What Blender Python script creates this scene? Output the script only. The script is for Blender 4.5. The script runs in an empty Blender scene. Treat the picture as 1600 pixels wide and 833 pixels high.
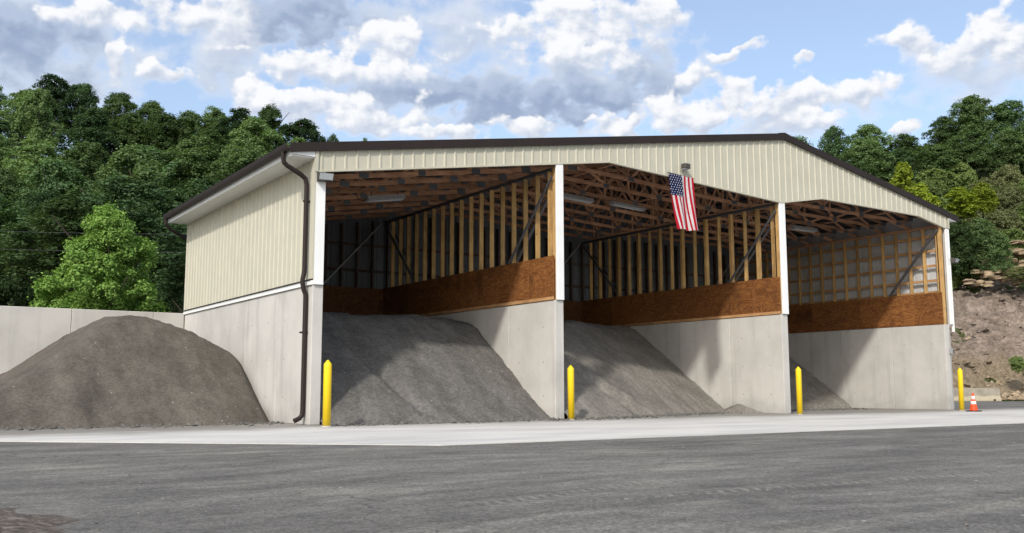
import bpy, math, random
import numpy as np
from mathutils import Vector, Matrix

SC = bpy.context.scene
COL = SC.collection
rnd = random.Random(7)

# ------------------------------------------------------------------ camera
CAM = Vector((-8.4226, -20.8341, 0.8206))
RT = Vector((0.83015, -0.55753, -0.00139))
FW = Vector((0.55315, 0.82332, 0.12717))
UP = RT.cross(FW)
cd = bpy.data.cameras.new('camera'); cd.sensor_width = 36; cd.lens = 33.47
cd.clip_start = 0.1; cd.clip_end = 3000
cam = bpy.data.objects.new('camera', cd); COL.objects.link(cam)
m3 = Matrix((RT, UP, -FW)).transposed()
cam.matrix_world = Matrix.Translation(CAM) @ m3.to_4x4()
SC.camera = cam

# ------------------------------------------------------------------ view
SC.view_settings.view_transform = 'Standard'; SC.view_settings.look = 'None'
SC.view_settings.exposure = 0.55; SC.view_settings.gamma = 1
SC.cycles.use_denoising = True

# ------------------------------------------------------------------ sun
SUN_DIR = Vector((1.35, 1.0, -1.35)).normalized()
SUN_EL = math.asin(-SUN_DIR.z); SUN_AZ = math.atan2(-SUN_DIR.x, -SUN_DIR.y)
sl = bpy.data.lights.new('sun', 'SUN'); sl.energy = 2.05; sl.angle = math.radians(3.0); sl.color = (1, 0.95, 0.87)
so = bpy.data.objects.new('sun', sl); COL.objects.link(so)
so.rotation_euler = SUN_DIR.to_track_quat('-Z', 'Y').to_euler(); so.location = (-20, -20, 40)


class NT:
    """small helper for node trees"""
    def __init__(s, tree):
        s.t = tree; s.n = tree.nodes; s.l = tree.links
    def new(s, typ, **kw):
        n = s.n.new(typ)
        for k, v in kw.items(): setattr(n, k, v)
        return n
    def put(s, sock, v):
        if v is None: return
        if hasattr(v, 'is_output') or isinstance(v, bpy.types.NodeSocket): s.l.new(v, sock)
        else:
            if isinstance(v, (tuple, list)) and sock.type == 'RGBA' and len(v) == 3: v = (*v, 1)
            sock.default_value = v
    def math(s, op, a, b=None, c=None, clamp=False):
        n = s.new('ShaderNodeMath', operation=op, use_clamp=clamp)
        s.put(n.inputs[0], a); s.put(n.inputs[1], b)
        if c is not None: s.put(n.inputs[2], c)
        return n.outputs[0]
    def vmath(s, op, a, b=None):
        n = s.new('ShaderNodeVectorMath', operation=op)
        s.put(n.inputs[0], a); s.put(n.inputs[1], b)
        return n.outputs['Value'] if op in ('LENGTH', 'DOT_PRODUCT') else n.outputs[0]
    def noise(s, vec, scale, detail=4, rough=0.55, color=False, dist=0, dims='3D'):
        n = s.new('ShaderNodeTexNoise', noise_dimensions=dims); s.put(n.inputs['Vector'], vec)
        n.inputs['Scale'].default_value = scale; n.inputs['Detail'].default_value = detail
        n.inputs['Roughness'].default_value = rough; n.inputs['Distortion'].default_value = dist
        return n.outputs['Color' if color else 'Fac']
    def voro(s, vec, scale, feature='F1', out='Distance'):
        n = s.new('ShaderNodeTexVoronoi', feature=feature); s.put(n.inputs['Vector'], vec)
        n.inputs['Scale'].default_value = scale
        return n.outputs[out]
    def step(s, v, lo, hi, a=0.0, b=1.0, smooth=True):
        n = s.new('ShaderNodeMapRange', interpolation_type='SMOOTHSTEP' if smooth else 'LINEAR')
        s.put(n.inputs[0], v); s.put(n.inputs[1], lo); s.put(n.inputs[2], hi); s.put(n.inputs[3], a); s.put(n.inputs[4], b)
        return n.outputs[0]
    def mix(s, f, a, b, mode='MIX'):
        n = s.new('ShaderNodeMix', data_type='RGBA', blend_type=mode); n.clamp_factor = True
        s.put(n.inputs[0], f); s.put(n.inputs[6], a); s.put(n.inputs[7], b)
        return n.outputs[2]
    def mapping(s, vec, scale=(1, 1, 1), rot=(0, 0, 0), loc=(0, 0, 0)):
        n = s.new('ShaderNodeMapping'); s.put(n.inputs[0], vec)
        n.inputs[1].default_value = loc; n.inputs[2].default_value = rot; n.inputs[3].default_value = scale
        return n.outputs[0]
    def sep(s, vec):
        n = s.new('ShaderNodeSeparateXYZ'); s.put(n.inputs[0], vec); return n.outputs
    def comb(s, x, y, z):
        n = s.new('ShaderNodeCombineXYZ'); s.put(n.inputs[0], x); s.put(n.inputs[1], y); s.put(n.inputs[2], z); return n.outputs[0]
    def pos(s): return s.new('ShaderNodeNewGeometry').outputs['Position']
    def island(s): return s.new('ShaderNodeNewGeometry').outputs['Random Per Island']
    def objrand(s): return s.new('ShaderNodeObjectInfo').outputs['Random']
    def objco(s): return s.new('ShaderNodeTexCoord').outputs['Object']
    def val(s, col, v):
        """multiply colour by scalar"""
        n = s.new('ShaderNodeMix', data_type='RGBA', blend_type='MULTIPLY'); n.inputs[0].default_value = 1
        s.put(n.inputs[6], col)
        c = s.new('ShaderNodeCombineColor')
        for i in range(3): s.put(c.inputs[i], v)
        s.l.new(c.outputs[0], n.inputs[7]); return n.outputs[2]


# ------------------------------------------------------------------ sky (Nishita + cumulus clouds by direction)
# kind, azimuth and elevation in degrees, half width and half height in degrees
CLOUDS = [('D',41.2,18.5,2.74,1.91),('D',29.5,17.6,6.3,1.0),('L',30.7,21.3,2.80,2.35),('L',6.9,18.1,4.4,3.0),('D',6.2,18.4,3.0,1.5),('L',16.5,18.9,2.55,1.41),('L',16.9,18.1,1.82,1.28),('L',27.6,16.4,3.13,1.12),
('L',49.0,15.0,3.32,0.66),('L',60.8,16.8,2.85,1.34),('L',25.5,21.7,1.57,1.07),('L',38.5,17.8,5.0,2.0),('L',24,16.2,4.0,.9),
('W',9.4,20.4,1.83,0.86),('W',8.1,20.0,1.14,0.59),('W',10.7,18.1,0.47,1.54),('W',15.7,20.7,3.08,1.56),('W',17.3,20.7,1.66,1.57),('W',13.7,17.5,1.12,0.60),
('D',21.6,21.9,3.26,1.69),('D',20.3,20.9,2.27,0.99),('W',21.0,18.7,2.46,0.94),('W',26.4,19.8,2.75,1.53),('W',24.0,18.6,4.64,0.88),('W',37.5,20.7,3.79,1.89),('W',38.5,19.4,3.17,1.10),('W',42.3,21.7,1.89,1.72),
('D',33.9,16.4,3.96,0.8),('D',38.3,17.3,5.6,1.1),('D',29.8,17.35,4.6,0.75),
('W',18.2,17.2,1.47,1.01),('W',21.0,16.5,3.02,0.95),('W',19.5,16.6,2.24,0.80),('W',23.5,15.5,1.15,0.67),('W',26.4,15.7,1.40,0.97),('W',28.0,16.3,1.02,0.97),('W',30.2,15.2,3.54,0.45),('W',34.7,15.6,1.82,0.60),('W',40.4,15.6,2.15,0.49),('W',44.5,15.9,2.87,1.04),('W',47.2,17.0,1.35,0.95),('W',45.6,15.3,2.84,0.89),('W',49.9,15.9,2.20,1.23),('W',51.2,16.4,1.63,1.15),('W',54.1,16.5,2.31,0.99),('W',52.1,15.4,1.14,0.65),
('W',57.7,18.7,1.47,1.22),('W',59.9,17.7,2.10,1.00),('W',61.9,19.0,1.25,1.11),('W',62.3,18.1,1.86,1.11),('W',48.3,19.7,0.68,0.36),('W',47.3,19.2,0.76,0.47),('W',51.9,18.7,0.47,0.28),('W',44.8,18.3,0.77,0.80),('W',57.0,14.4,0.87,0.38)]
W = bpy.data.worlds.new('World'); SC.world = W; W.use_nodes = True
W.cycles.sampling_method = 'MANUAL'; W.cycles.sample_map_resolution = 512
W.node_tree.nodes.clear(); w = NT(W.node_tree)
sky = w.new('ShaderNodeTexSky', sky_type='NISHITA'); sky.sun_disc = False
sky.sun_elevation = SUN_EL; sky.sun_rotation = SUN_AZ; sky.air_density = 1.0; sky.dust_density = 2.4; sky.ozone_density = 1.6
dvec = w.new('ShaderNodeTexCoord').outputs['Generated']
dx, dy, dz = w.sep(dvec)
az = w.math('MULTIPLY', w.math('ARCTAN2', dx, dy), 180 / math.pi)
el = w.math('MULTIPLY', w.math('ARCSINE', dz), 180 / math.pi)
P0 = w.comb(az, w.math('MULTIPLY', el, 1.0), 0.0)
warp1 = w.vmath('SUBTRACT', w.noise(P0, 0.42, 3, 0.55, True, dims='2D'), (0.5, 0.5, 0.5))
wsc = w.new('ShaderNodeVectorMath', operation='SCALE'); w.l.new(warp1, wsc.inputs[0]); wsc.inputs[3].default_value = 2.2
P1 = w.vmath('ADD', P0, wsc.outputs[0])
Ps = w.mapping(P0, (0.85, 1.15, 1))
fb = w.math('SUBTRACT', w.noise(Ps, 0.55, 6, 0.5, dims='2D'), 0.5)
# the same field a little higher up: the difference gives lit tops and shaded bases
fbu = w.math('SUBTRACT', w.noise(w.mapping(P0, (0.85, 1.15, 1), loc=(-0.22, 0.45, 0)), 0.55, 4, 0.5, dims='2D'), 0.5)
relief = w.math('SUBTRACT', fb, fbu)
edge = w.math('MULTIPLY_ADD', fb, -2.3, 0.0)
shd = w.math('ADD', w.math('MULTIPLY', relief, 4.2), w.math('MULTIPLY', fb, 0.6))
WHITE = (0.70, 0.705, 0.725, 1); LOWW = (0.41, 0.465, 0.565, 1)
GREYT = (0.50, 0.55, 0.635, 1); GREYB = (0.37, 0.43, 0.545, 1)
DARKT = (0.345, 0.41, 0.53, 1); DARKB = (0.235, 0.30, 0.425, 1)
colr = None; alpha = None
# general broken cover everywhere, so the sky goes on past the frame
gen = w.noise(w.mapping(dvec, (1, 1, 2.6)), 3.1, 5, 0.6)
ga = w.step(gen, 0.46, 0.62)
away = w.step(w.math('ABSOLUTE', w.math('SUBTRACT', az, 34.5)), 31, 42)
hi_el = w.step(el, 23, 30)
ga = w.math('MULTIPLY', w.math('MULTIPLY', ga, w.math('MAXIMUM', away, hi_el)), w.step(dz, 0.02, 0.12))
colr = w.mix(w.step(gen, 0.62, 0.85), WHITE, LOWW); alpha = ga
for k, ca, ce, ra, re in CLOUDS:
    # tiny dependence on the clouds before keeps the node stack short
    off = w.vmath('SUBTRACT', w.vmath('ADD', P1, w.comb(w.math('MULTIPLY', alpha, 1e-5), 0.0, 0.0)), (ca, ce, 0))
    gk = 1.26 if k == 'W' else 1.4
    nr = w.vmath('MULTIPLY', off, (1 / ra / gk, 1 / re / gk, 0))
    r = w.math('ADD', w.vmath('LENGTH', nr), edge)
    ny = w.vmath('DOT_PRODUCT', nr, (0, 1, 0))
    if k == 'W':
        # crisp on top, soft below
        lo = w.step(ny, -0.9, 0.4, 0.05, 0.68)
        mk = w.step(r, lo, 1.06, 1.0, 0.0)
        c = w.mix(w.step(w.math('ADD', ny, shd), -0.95, 0.95), LOWW, WHITE)
    elif k == 'L':
        mk = w.step(r, 0.1, 1.25, 0.9, 0.0)
        c = w.mix(w.step(w.math('ADD', ny, shd), -1.0, 1.0), GREYB, GREYT)
    else:
        mk = w.step(r, 0.3, 1.2, 0.98, 0.0)
        c = w.mix(w.step(w.math('ADD', ny, shd), -0.8, 1.1), DARKB, DARKT)
    colr = w.mix(mk, colr, c)
    alpha = w.math('SUBTRACT', 1.0, w.math('MULTIPLY', w.math('SUBTRACT', 1.0, alpha), w.math('SUBTRACT', 1.0, mk)))
bgA = w.new('ShaderNodeBackground'); w.l.new(sky.outputs[0], bgA.inputs[0]); bgA.inputs[1].default_value = 0.15
bgB = w.new('ShaderNodeBackground'); w.l.new(colr, bgB.inputs[0]); bgB.inputs[1].default_value = 0.95
mx = w.new('ShaderNodeMixShader'); w.l.new(w.math('MULTIPLY_ADD', alpha, 0.86, 0.14), mx.inputs[0]); w.l.new(bgA.outputs[0], mx.inputs[1]); w.l.new(bgB.outputs[0], mx.inputs[2])
wo = w.new('ShaderNodeOutputWorld'); w.l.new(mx.outputs[0], wo.inputs[0])


# ------------------------------------------------------------------ materials
def material(name, fn, rough=0.8, spec=0.3, metal=0.0, bump=None):
    m = bpy.data.materials.new(name); m.use_nodes = True
    t = NT(m.node_tree); bs = m.node_tree.nodes['Principled BSDF']
    r = fn(t)
    if isinstance(r, tuple) and len(r) == 2 and not isinstance(r[0], (float, int)): colour, height = r
    else: colour, height = r, None
    t.put(bs.inputs['Base Color'], colour)
    bs.inputs['Roughness'].default_value = rough; bs.inputs['Metallic'].default_value = metal
    bs.inputs['Specular IOR Level'].default_value = spec
    if height is not None:
        b = t.new('ShaderNodeBump'); b.inputs['Strength'].default_value = bump[0]; b.inputs['Distance'].default_value = bump[1]
        t.l.new(height, b.inputs['Height']); t.l.new(b.outputs[0], bs.inputs['Normal'])
    return m


def concrete_fn(base, dark, stain=0.5):
    def fn(t):
        p = t.pos()
        big = t.noise(p, 0.9, 5, 0.6); fine = t.noise(p, 22, 3, 0.6)
        streak = t.noise(t.mapping(p, (2.6, 2.6, 0.16)), 1.0, 5, 0.65)
        f = t.math('ADD', t.math('MULTIPLY', t.step(big, 0.35, 0.7), 0.45), t.math('MULTIPLY', t.step(streak, 0.48, 0.75), stain))
        f = t.math('ADD', f, t.math('MULTIPLY', t.math('SUBTRACT', fine, 0.5), 0.35))
        z = t.sep(p)[2]
        low = t.step(t.math('ADD', z, t.math('MULTIPLY', big, -0.9)), -0.45, 0.1, 0.5, 0.0)    # splash dirt at the foot
        f = t.math('ADD', f, low)
        c = t.mix(f, base, dark)
        c = t.val(c, t.math('ADD', 0.86, t.math('MULTIPLY', t.objrand(), 0.2)))
        # tie holes
        return c, t.math('ADD', t.math('MULTIPLY', fine, 0.5), big)
    return fn


def gravel_fn(a, b, scale=30, streakdir=None):
    def fn(t):
        p = t.pos()
        n1 = t.noise(p, scale, 4, 0.75); n2 = t.noise(p, 1.1, 5, 0.6); n3 = t.voro(p, scale * 0.55, out='Color')
        sp = t.sep(n3)[0]
        f = t.math('ADD', t.math('MULTIPLY', n1, 0.55), t.math('MULTIPLY', sp, 0.5))
        c = t.mix(f, a, b)
        c = t.val(c, t.step(n2, 0.25, 0.75, 0.82, 1.12))
        st = t.noise(t.mapping(p, (1.6, 0.3, 0.3), rot=(0, 0, 0.35)), 1.3, 5, 0.6)
        c = t.val(c, t.step(st, 0.35, 0.7, 0.86, 1.1))
        # a few pale and dark stones
        v = t.new('ShaderNodeTexVoronoi'); t.put(v.inputs['Vector'], p); v.inputs['Scale'].default_value = 9
        pick = t.sep(v.outputs['Color'])[1]
        stone = t.math('MULTIPLY', t.step(v.outputs['Distance'], 0.16, 0.2, 1, 0), t.step(pick, 0.9, 0.92))
        c = t.mix(stone, c, t.mix(t.step(t.sep(v.outputs['Color'])[2], .45, .55), (0.05, 0.045, 0.04), (0.34, 0.32, 0.29)))
        h = t.math('ADD', n1, t.math('MULTIPLY', sp, 0.6))
        return c, h
    return fn


def wood_fn(a, b, grain=(1, 1, 9), scale=6):
    def fn(t):
        p = t.pos()
        g = t.noise(t.mapping(p, grain), scale, 5, 0.6, dist=0.6)
        k = t.noise(p, 3.0, 3, 0.5)
        c = t.mix(t.step(g, 0.3, 0.7), a, b)
        c = t.val(c, t.math('ADD', 0.75, t.math('MULTIPLY', t.objrand(), 0.5)))
        c = t.val(c, t.step(k, 0.3, 0.7, 0.85, 1.1))
        v = t.voro(t.mapping(p, (1, 1, 0.8)), 3.2)
        c = t.mix(t.step(v, 0.05, 0.09, 0.75, 0.0), c, (0.07, 0.035, 0.015))           # knots
        return c, g
    return fn


def plywood_fn(a, b, dark):
    def fn(t):
        p = t.pos()
        r = t.objrand()
        pv = t.vmath('ADD', p, t.comb(0.0, t.math('MULTIPLY', r, 13.0), t.math('MULTIPLY', r, 7.0)))
        wv = t.noise(t.mapping(pv, (1, 0.55, 1.5)), 1.6, 3, 0.5, dist=0.8)
        rings = t.math('SINE', t.math('MULTIPLY', wv, 90.0))
        f = t.math('ADD', t.math('MULTIPLY', rings, 0.28), t.noise(t.mapping(pv, (1, 0.5, 5)), 5, 4, 0.6))
        c = t.mix(t.step(f, 0.2, 0.85), a, b)
        c = t.mix(t.step(t.noise(pv, 1.1, 4, 0.6), 0.5, 0.75), c, dark)
        c = t.val(c, t.math('ADD', 0.8, t.math('MULTIPLY', r, 0.4)))
        return c, f
    return fn


def paint_fn(col, var=0.08, streak=0.0):
    def fn(t):
        p = t.pos()
        n = t.noise(p, 1.7, 5, 0.6)
        c = t.val(col, t.step(n, 0.3, 0.7, 1 - var, 1 + var * 0.5))
        if streak:
            s = t.noise(t.mapping(p, (5, 5, 0.3)), 1.2, 4, 0.6)
            c = t.val(c, t.step(s, 0.45, 0.8, 1.0, 1 - streak))
        return c, n
    return fn


def plain(col): return lambda t: (*col, 1)


def leaf_mat(name, a, b, hue=0.35):
    m = bpy.data.materials.new(name); m.use_nodes = True
    t = NT(m.node_tree); m.node_tree.nodes.clear()
    r = t.island(); o = t.objrand()
    c = t.mix(t.math('ADD', t.math('MULTIPLY', r, 0.75), t.math('MULTIPLY', t.math('SUBTRACT', o, 0.4), hue)), a, b)
    c = t.val(c, t.math('ADD', 0.62, t.math('MULTIPLY', o, 0.76)))
    d = t.new('ShaderNodeBsdfDiffuse'); t.l.new(c, d.inputs[0])
    tr = t.new('ShaderNodeBsdfTranslucent'); t.l.new(t.mix(1.0, c, (1.0, 1.1, 0.5), 'MULTIPLY'), tr.inputs[0])
    m1 = t.new('ShaderNodeMixShader'); m1.inputs[0].default_value = 0.32; t.l.new(d.outputs[0], m1.inputs[1]); t.l.new(tr.outputs[0], m1.inputs[2])
    ou = t.new('ShaderNodeOutputMaterial'); t.l.new(m1.outputs[0], ou.inputs[0])
    return m


M = {}
M['concrete'] = material('cast_concrete', concrete_fn((0.555, 0.54, 0.505), (0.385, 0.375, 0.352)), 0.9, 0.2, bump=(0.25, 0.01))
M['plug'] = material('form_plug', plain((0.30, 0.29, 0.27)), 0.9, 0.2)
M['siding'] = material('cream_metal', paint_fn((0.505, 0.488, 0.39), 0.05, 0.08), 0.5, 0.35, bump=(0.05, 0.01))
M['siding_in'] = material('galvanised_inner_face', paint_fn((0.52, 0.53, 0.54), 0.12, 0.1), 0.5, 0.4, bump=(0.05, 0.01))
M['white'] = material('white_trim', paint_fn((0.80, 0.81, 0.80), 0.04, 0.05), 0.45, 0.4, bump=(0.03, 0.01))
M['brown'] = material('dark_brown_metal', paint_fn((0.026, 0.019, 0.017), 0.1), 0.6, 0.22, bump=(0.03, 0.01))
M['siding_back'] = material('shaded_inner_face', paint_fn((0.15, 0.16, 0.175), 0.15, 0.15), 0.6, 0.3, bump=(0.05, 0.01))  # darker copy of the inner face: the back wall's shade put into the colour
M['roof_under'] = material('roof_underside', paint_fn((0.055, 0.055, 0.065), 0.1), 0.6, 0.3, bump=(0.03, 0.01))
M['truss'] = material('truss_lumber', wood_fn((0.50, 0.285, 0.175), (0.35, 0.185, 0.11), (1, 9, 9), 1.2), 0.85, 0.15, bump=(0.1, 0.005))
M['shadewood'] = material('shaded_lumber', wood_fn((0.13, 0.10, 0.08), (0.08, 0.062, 0.05), (9, 9, 0.8), 1.5), 0.85, 0.15, bump=(0.1, 0.005))  # lumber darkened in its colour for the shade at the back and under the roof
M['stud'] = material('stud_lumber', wood_fn((0.50, 0.32, 0.13), (0.37, 0.22, 0.085), (9, 9, 0.8), 1.5), 0.8, 0.2, bump=(0.1, 0.005))
M['girt'] = material('girt_lumber', wood_fn((0.47, 0.275, 0.13), (0.36, 0.195, 0.085), (9, 0.8, 9), 1.5), 0.8, 0.2, bump=(0.1, 0.005))
M['ply'] = material('stained_plywood', plywood_fn((0.135, 0.050, 0.016), (0.25, 0.105, 0.032), (0.085, 0.034, 0.013)), 0.6, 0.25, bump=(0.08, 0.004))
M['plydark'] = material('dark_plywood', plywood_fn((0.10, 0.042, 0.018), (0.18, 0.08, 0.032), (0.06, 0.03, 0.016)), 0.75, 0.2, bump=(0.08, 0.004))  # darker plywood, used on the back wall
M['steel'] = material('dark_steel', paint_fn((0.11, 0.11, 0.118), 0.15), 0.5, 0.4, 0.3, bump=(0.03, 0.01))
M['plate'] = material('gusset_steel', paint_fn((0.19, 0.195, 0.21), 0.2), 0.45, 0.4, 0.5, bump=(0.03, 0.01))
M['lampwhite'] = material('fixture_white', paint_fn((0.52, 0.54, 0.56), 0.05), 0.4, 0.4, bump=(0.03, 0.01))
M['lens'] = material('lamp_lens', plain((0.42, 0.45, 0.46)), 0.25, 0.5)
M['bronze'] = material('bronze_housing', plain((0.06, 0.055, 0.05)), 0.5, 0.4)
M['galv'] = material('galvanised_box', paint_fn((0.36, 0.37, 0.38), 0.12), 0.45, 0.4, 0.3, bump=(0.03, 0.01))


def bollard_fn(t):
    p = t.pos(); z = t.sep(p)[2]
    n = t.noise(p, 14, 4, 0.6)
    c = t.mix(t.math('MULTIPLY', t.step(t.math('ADD', z, t.math('MULTIPLY', n, 0.35)), 0.16, 0.34, 1, 0), 0.35), (0.86, 0.60, 0.012), (0.35, 0.29, 0.12))
    s = t.noise(t.mapping(p, (20, 20, 2.5)), 1, 4, 0.6)
    return t.mix(t.step(s, 0.66, 0.74, 0, 0.3), c, (0.4, 0.33, 0.1))
M['yellow'] = material('yellow_sleeve', bollard_fn, 0.42, 0.4)
M['orange'] = material('orange_pvc', paint_fn((0.80, 0.075, 0.018), 0.12), 0.5, 0.35, bump=(0.03, 0.01))
M['reflect'] = material('white_reflective_band', plain((0.80, 0.78, 0.74)), 0.4, 0.4)
M['rubber'] = material('black_rubber', plain((0.022, 0.022, 0.024)), 0.8, 0.2)


def barrier_fn(t):
    p = t.pos()
    n = t.noise(p, 2.2, 5, 0.6); z = t.sep(p)[2]
    c = t.mix(t.step(n, 0.35, 0.7), (0.33, 0.30, 0.24), (0.22, 0.20, 0.165))
    return t.mix(t.step(t.math('ADD', z, t.math('MULTIPLY', n, 0.3)), 0.42, 0.5, 0.6, 0), c, (0.44, 0.38, 0.26)), n
M['barrier'] = material('old_barrier_concrete', barrier_fn, 0.9, 0.2, bump=(0.3, 0.02))


def asphalt_fn(t):
    p = t.pos(); x, y, z = t.sep(p)
    fine = t.noise(p, 55, 3, 0.7); grit = t.voro(p, 38, out='Color')
    big = t.noise(t.mapping(p, (0.22, 0.5, 1)), 1.0, 6, 0.62)
    # wheel-path streaks sweeping across in front of the shed
    bend = t.math('ADD', y, t.math('MULTIPLY', t.math('SUBTRACT', t.noise(p, 0.09, 2, 0.5), 0.5), 5.0))
    sv = t.comb(t.math('MULTIPLY', x, 0.22), bend, 0.0)
    st = t.noise(sv, 1.2, 6, 0.68); st2 = t.noise(t.mapping(sv, rot=(0, 0, 0.2), loc=(4, 2, 0)), 3.6, 5, 0.66)
    mott = t.noise(p, 2.6, 6, 0.7)
    f = t.math('ADD', t.math('MULTIPLY', st, 0.42), t.math('ADD', t.math('MULTIPLY', st2, 0.26), t.math('MULTIPLY', big, 0.36)))
    f = t.math('ADD', f, t.math('MULTIPLY', mott, 0.26))
    c = t.mix(t.step(f, 0.50, 0.84), (0.102, 0.098, 0.092), (0.245, 0.235, 0.210))
    dust = t.noise(t.mapping(p, (0.3, 1.0, 1), rot=(0, 0, -0.15)), 0.8, 7, 0.7)
    c = t.mix(t.step(dust, 0.52, 0.72, 0, 0.7), c, (0.31, 0.295, 0.25))
    dk = t.noise(t.mapping(p, (0.2, 0.6, 1), rot=(0, 0, 0.12), loc=(7, 3, 0)), 1.0, 6, 0.66)
    c = t.mix(t.step(dk, 0.54, 0.72, 0, 0.6), c, (0.076, 0.074, 0.075))
    c = t.val(c, t.step(fine, 0.25, 0.75, 0.62, 1.36))
    c = t.val(c, t.step(t.sep(grit)[0], 0.0, 1.0, 0.78, 1.2))
    # scattered dark and pale bits of gravel
    v = t.new('ShaderNodeTexVoronoi'); t.put(v.inputs['Vector'], t.mapping(p, (1, 1, 1))); v.inputs['Scale'].default_value = 4.5
    bit = t.math('MULTIPLY', t.step(v.outputs['Distance'], 0.07, 0.1, 1, 0), t.step(t.sep(v.outputs['Color'])[0], 0.88, 0.9))
    c = t.mix(bit, c, t.mix(t.step(t.sep(v.outputs['Color'])[1], 0.55, 0.6), (0.03, 0.028, 0.025), (0.45, 0.43, 0.38)))
    # dusty tyre tread printed towards the camera's right
    def tread(cx, cy, ang, half, length, sgn):
        q = t.mapping(t.vmath('SUBTRACT', p, (cx, cy, 0)), rot=(0, 0, -ang))
        qx, qy, _ = t.sep(q)
        along = t.math('MULTIPLY', t.step(t.math('ABSOLUTE', qx), length * 0.6, length, 1, 0), t.step(t.math('ABSOLUTE', qy), half * 0.85, half, 1, 0))
        bars = t.step(t.math('SINE', t.math('ADD', t.math('MULTIPLY', qx, 48.0), t.math('MULTIPLY', t.math('ABSOLUTE', qy), 30.0 * sgn))), -0.1, 0.5)
        wear = t.step(t.noise(p, 6, 4, 0.6), 0.4, 0.6, 0.25, 0.85)
        return t.math('MULTIPLY', t.math('MULTIPLY', along, bars), wear)
    tr = t.math('MAXIMUM', tread(-1.0, -15.25, -0.08, 0.17, 3.2, 1), tread(-3.4, -14.6, 0.25, 0.2, 1.6, -1))
    c = t.mix(t.math('MULTIPLY', tr, 0.6), c, (0.33, 0.31, 0.27))
    # a crack or two
    ck = t.math('ABSOLUTE', t.math('SUBTRACT', t.noise(p, 0.16, 5, 0.5), 0.47))
    c = t.mix(t.step(ck, 0.0004, 0.0016, 0.55, 0), c, (0.04, 0.04, 0.042))
    return c, t.math('ADD', fine, t.math('MULTIPLY', t.sep(grit)[0], 0.8))
M['asphalt'] = material('worn_asphalt', asphalt_fn, 0.88, 0.25, bump=(0.8, 0.015))


def apron_fn(t):
    p = t.pos(); x, y, z = t.sep(p)
    big = t.noise(t.mapping(p, (0.35, 1.1, 1)), 0.8, 6, 0.6); fine = t.noise(p, 40, 3, 0.65)
    c = t.mix(t.step(big, 0.35, 0.7), (0.60, 0.585, 0.55), (0.47, 0.46, 0.44))
    sw = t.noise(t.mapping(p, (0.3, 3.0, 1), rot=(0, 0, 0.05)), 1.0, 5, 0.65)
    c = t.mix(t.step(sw, 0.52, 0.75, 0, 0.4), c, (0.38, 0.375, 0.36))
    # spilled fines in front of the bays
    edge = t.math('ADD', y, t.math('MULTIPLY', t.math('SUBTRACT', t.noise(t.mapping(p, (0.55, 1, 1)), 1.1, 6, 0.68), 0.5), 3.4))
    c = t.mix(t.step(edge, -2.7, -0.1, 0.0, 0.92), c, (0.235, 0.222, 0.20))
    left = t.math('MULTIPLY', t.step(x, -2.5, -0.2, 1, 0), t.step(edge, -3.6, 0.9, 0.0, 0.88))
    c = t.mix(left, c, (0.21, 0.195, 0.17))
    c = t.val(c, t.step(fine, 0.3, 0.7, 0.9, 1.07))
    v = t.new('ShaderNodeTexVoronoi'); t.put(v.inputs['Vector'], p); v.inputs['Scale'].default_value = 3.0
    bit = t.math('MULTIPLY', t.step(v.outputs['Distance'], 0.06, 0.09, 1, 0), t.step(t.sep(v.outputs['Color'])[0], 0.9, 0.92))
    return t.mix(bit, c, (0.12, 0.11, 0.1)), fine
M['apron'] = material('broom_concrete', apron_fn, 0.9, 0.2, bump=(0.2, 0.006))


def dirt_fn(t):
    p = t.pos()
    a = t.noise(p, 9, 6, 0.7); b = t.noise(p, 1.2, 4, 0.6); g = t.voro(p, 30, out='Color')
    c = t.mix(t.step(a, 0.3, 0.7), (0.078, 0.067, 0.058), (0.18, 0.155, 0.135))
    c = t.mix(t.step(b, 0.5, 0.75, 0, 0.6), c, (0.25, 0.215, 0.175))
    c = t.val(c, t.step(t.sep(g)[0], 0, 1, 0.65, 1.3))
    return c, t.math('ADD', a, t.math('MULTIPLY', t.sep(g)[1], 0.5))
M['dirt'] = material('reddish_dirt', dirt_fn, 0.95, 0.1, bump=(0.7, 0.03))


def bank_fn(t):
    p = t.pos(); x, y, z = t.sep(p)
    a = t.noise(p, 0.9, 7, 0.68); f = t.noise(p, 5.0, 5, 0.7)
    st = t.noise(t.mapping(p, (0.12, 0.12, 1.6), rot=(0.10, -0.06, 0)), 1.0, 6, 0.65)
    c = t.mix(t.step(a, 0.3, 0.7), (0.165, 0.130, 0.105), (0.285, 0.232, 0.188))
    c = t.mix(t.step(st, 0.55, 0.68, 0, 0.5), c, (0.10, 0.082, 0.07))
    rk = t.voro(t.mapping(p, (0.8, 0.8, 1.7)), 1.5, out='Color')
    c = t.val(c, t.step(t.sep(rk)[0], 0, 1, 0.86, 1.12))
    c = t.mix(t.step(t.math('ADD', z, t.math('MULTIPLY', a, 3.0)), 3.4, 5.2, 0.65, 0.0), c, (0.22, 0.175, 0.105))
    c = t.mix(t.step(t.noise(p, 0.35, 5, 0.6), 0.62, 0.7, 0, 0.7), c, (0.40, 0.33, 0.22))
    c = t.val(c, t.step(f, 0.28, 0.72, 0.62, 1.28))
    return c, t.math('ADD', f, t.math('MULTIPLY', st, 1.5))
M['bank'] = material('cut_earth_bank', bank_fn, 0.95, 0.1, bump=(0.9, 0.15))


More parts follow.
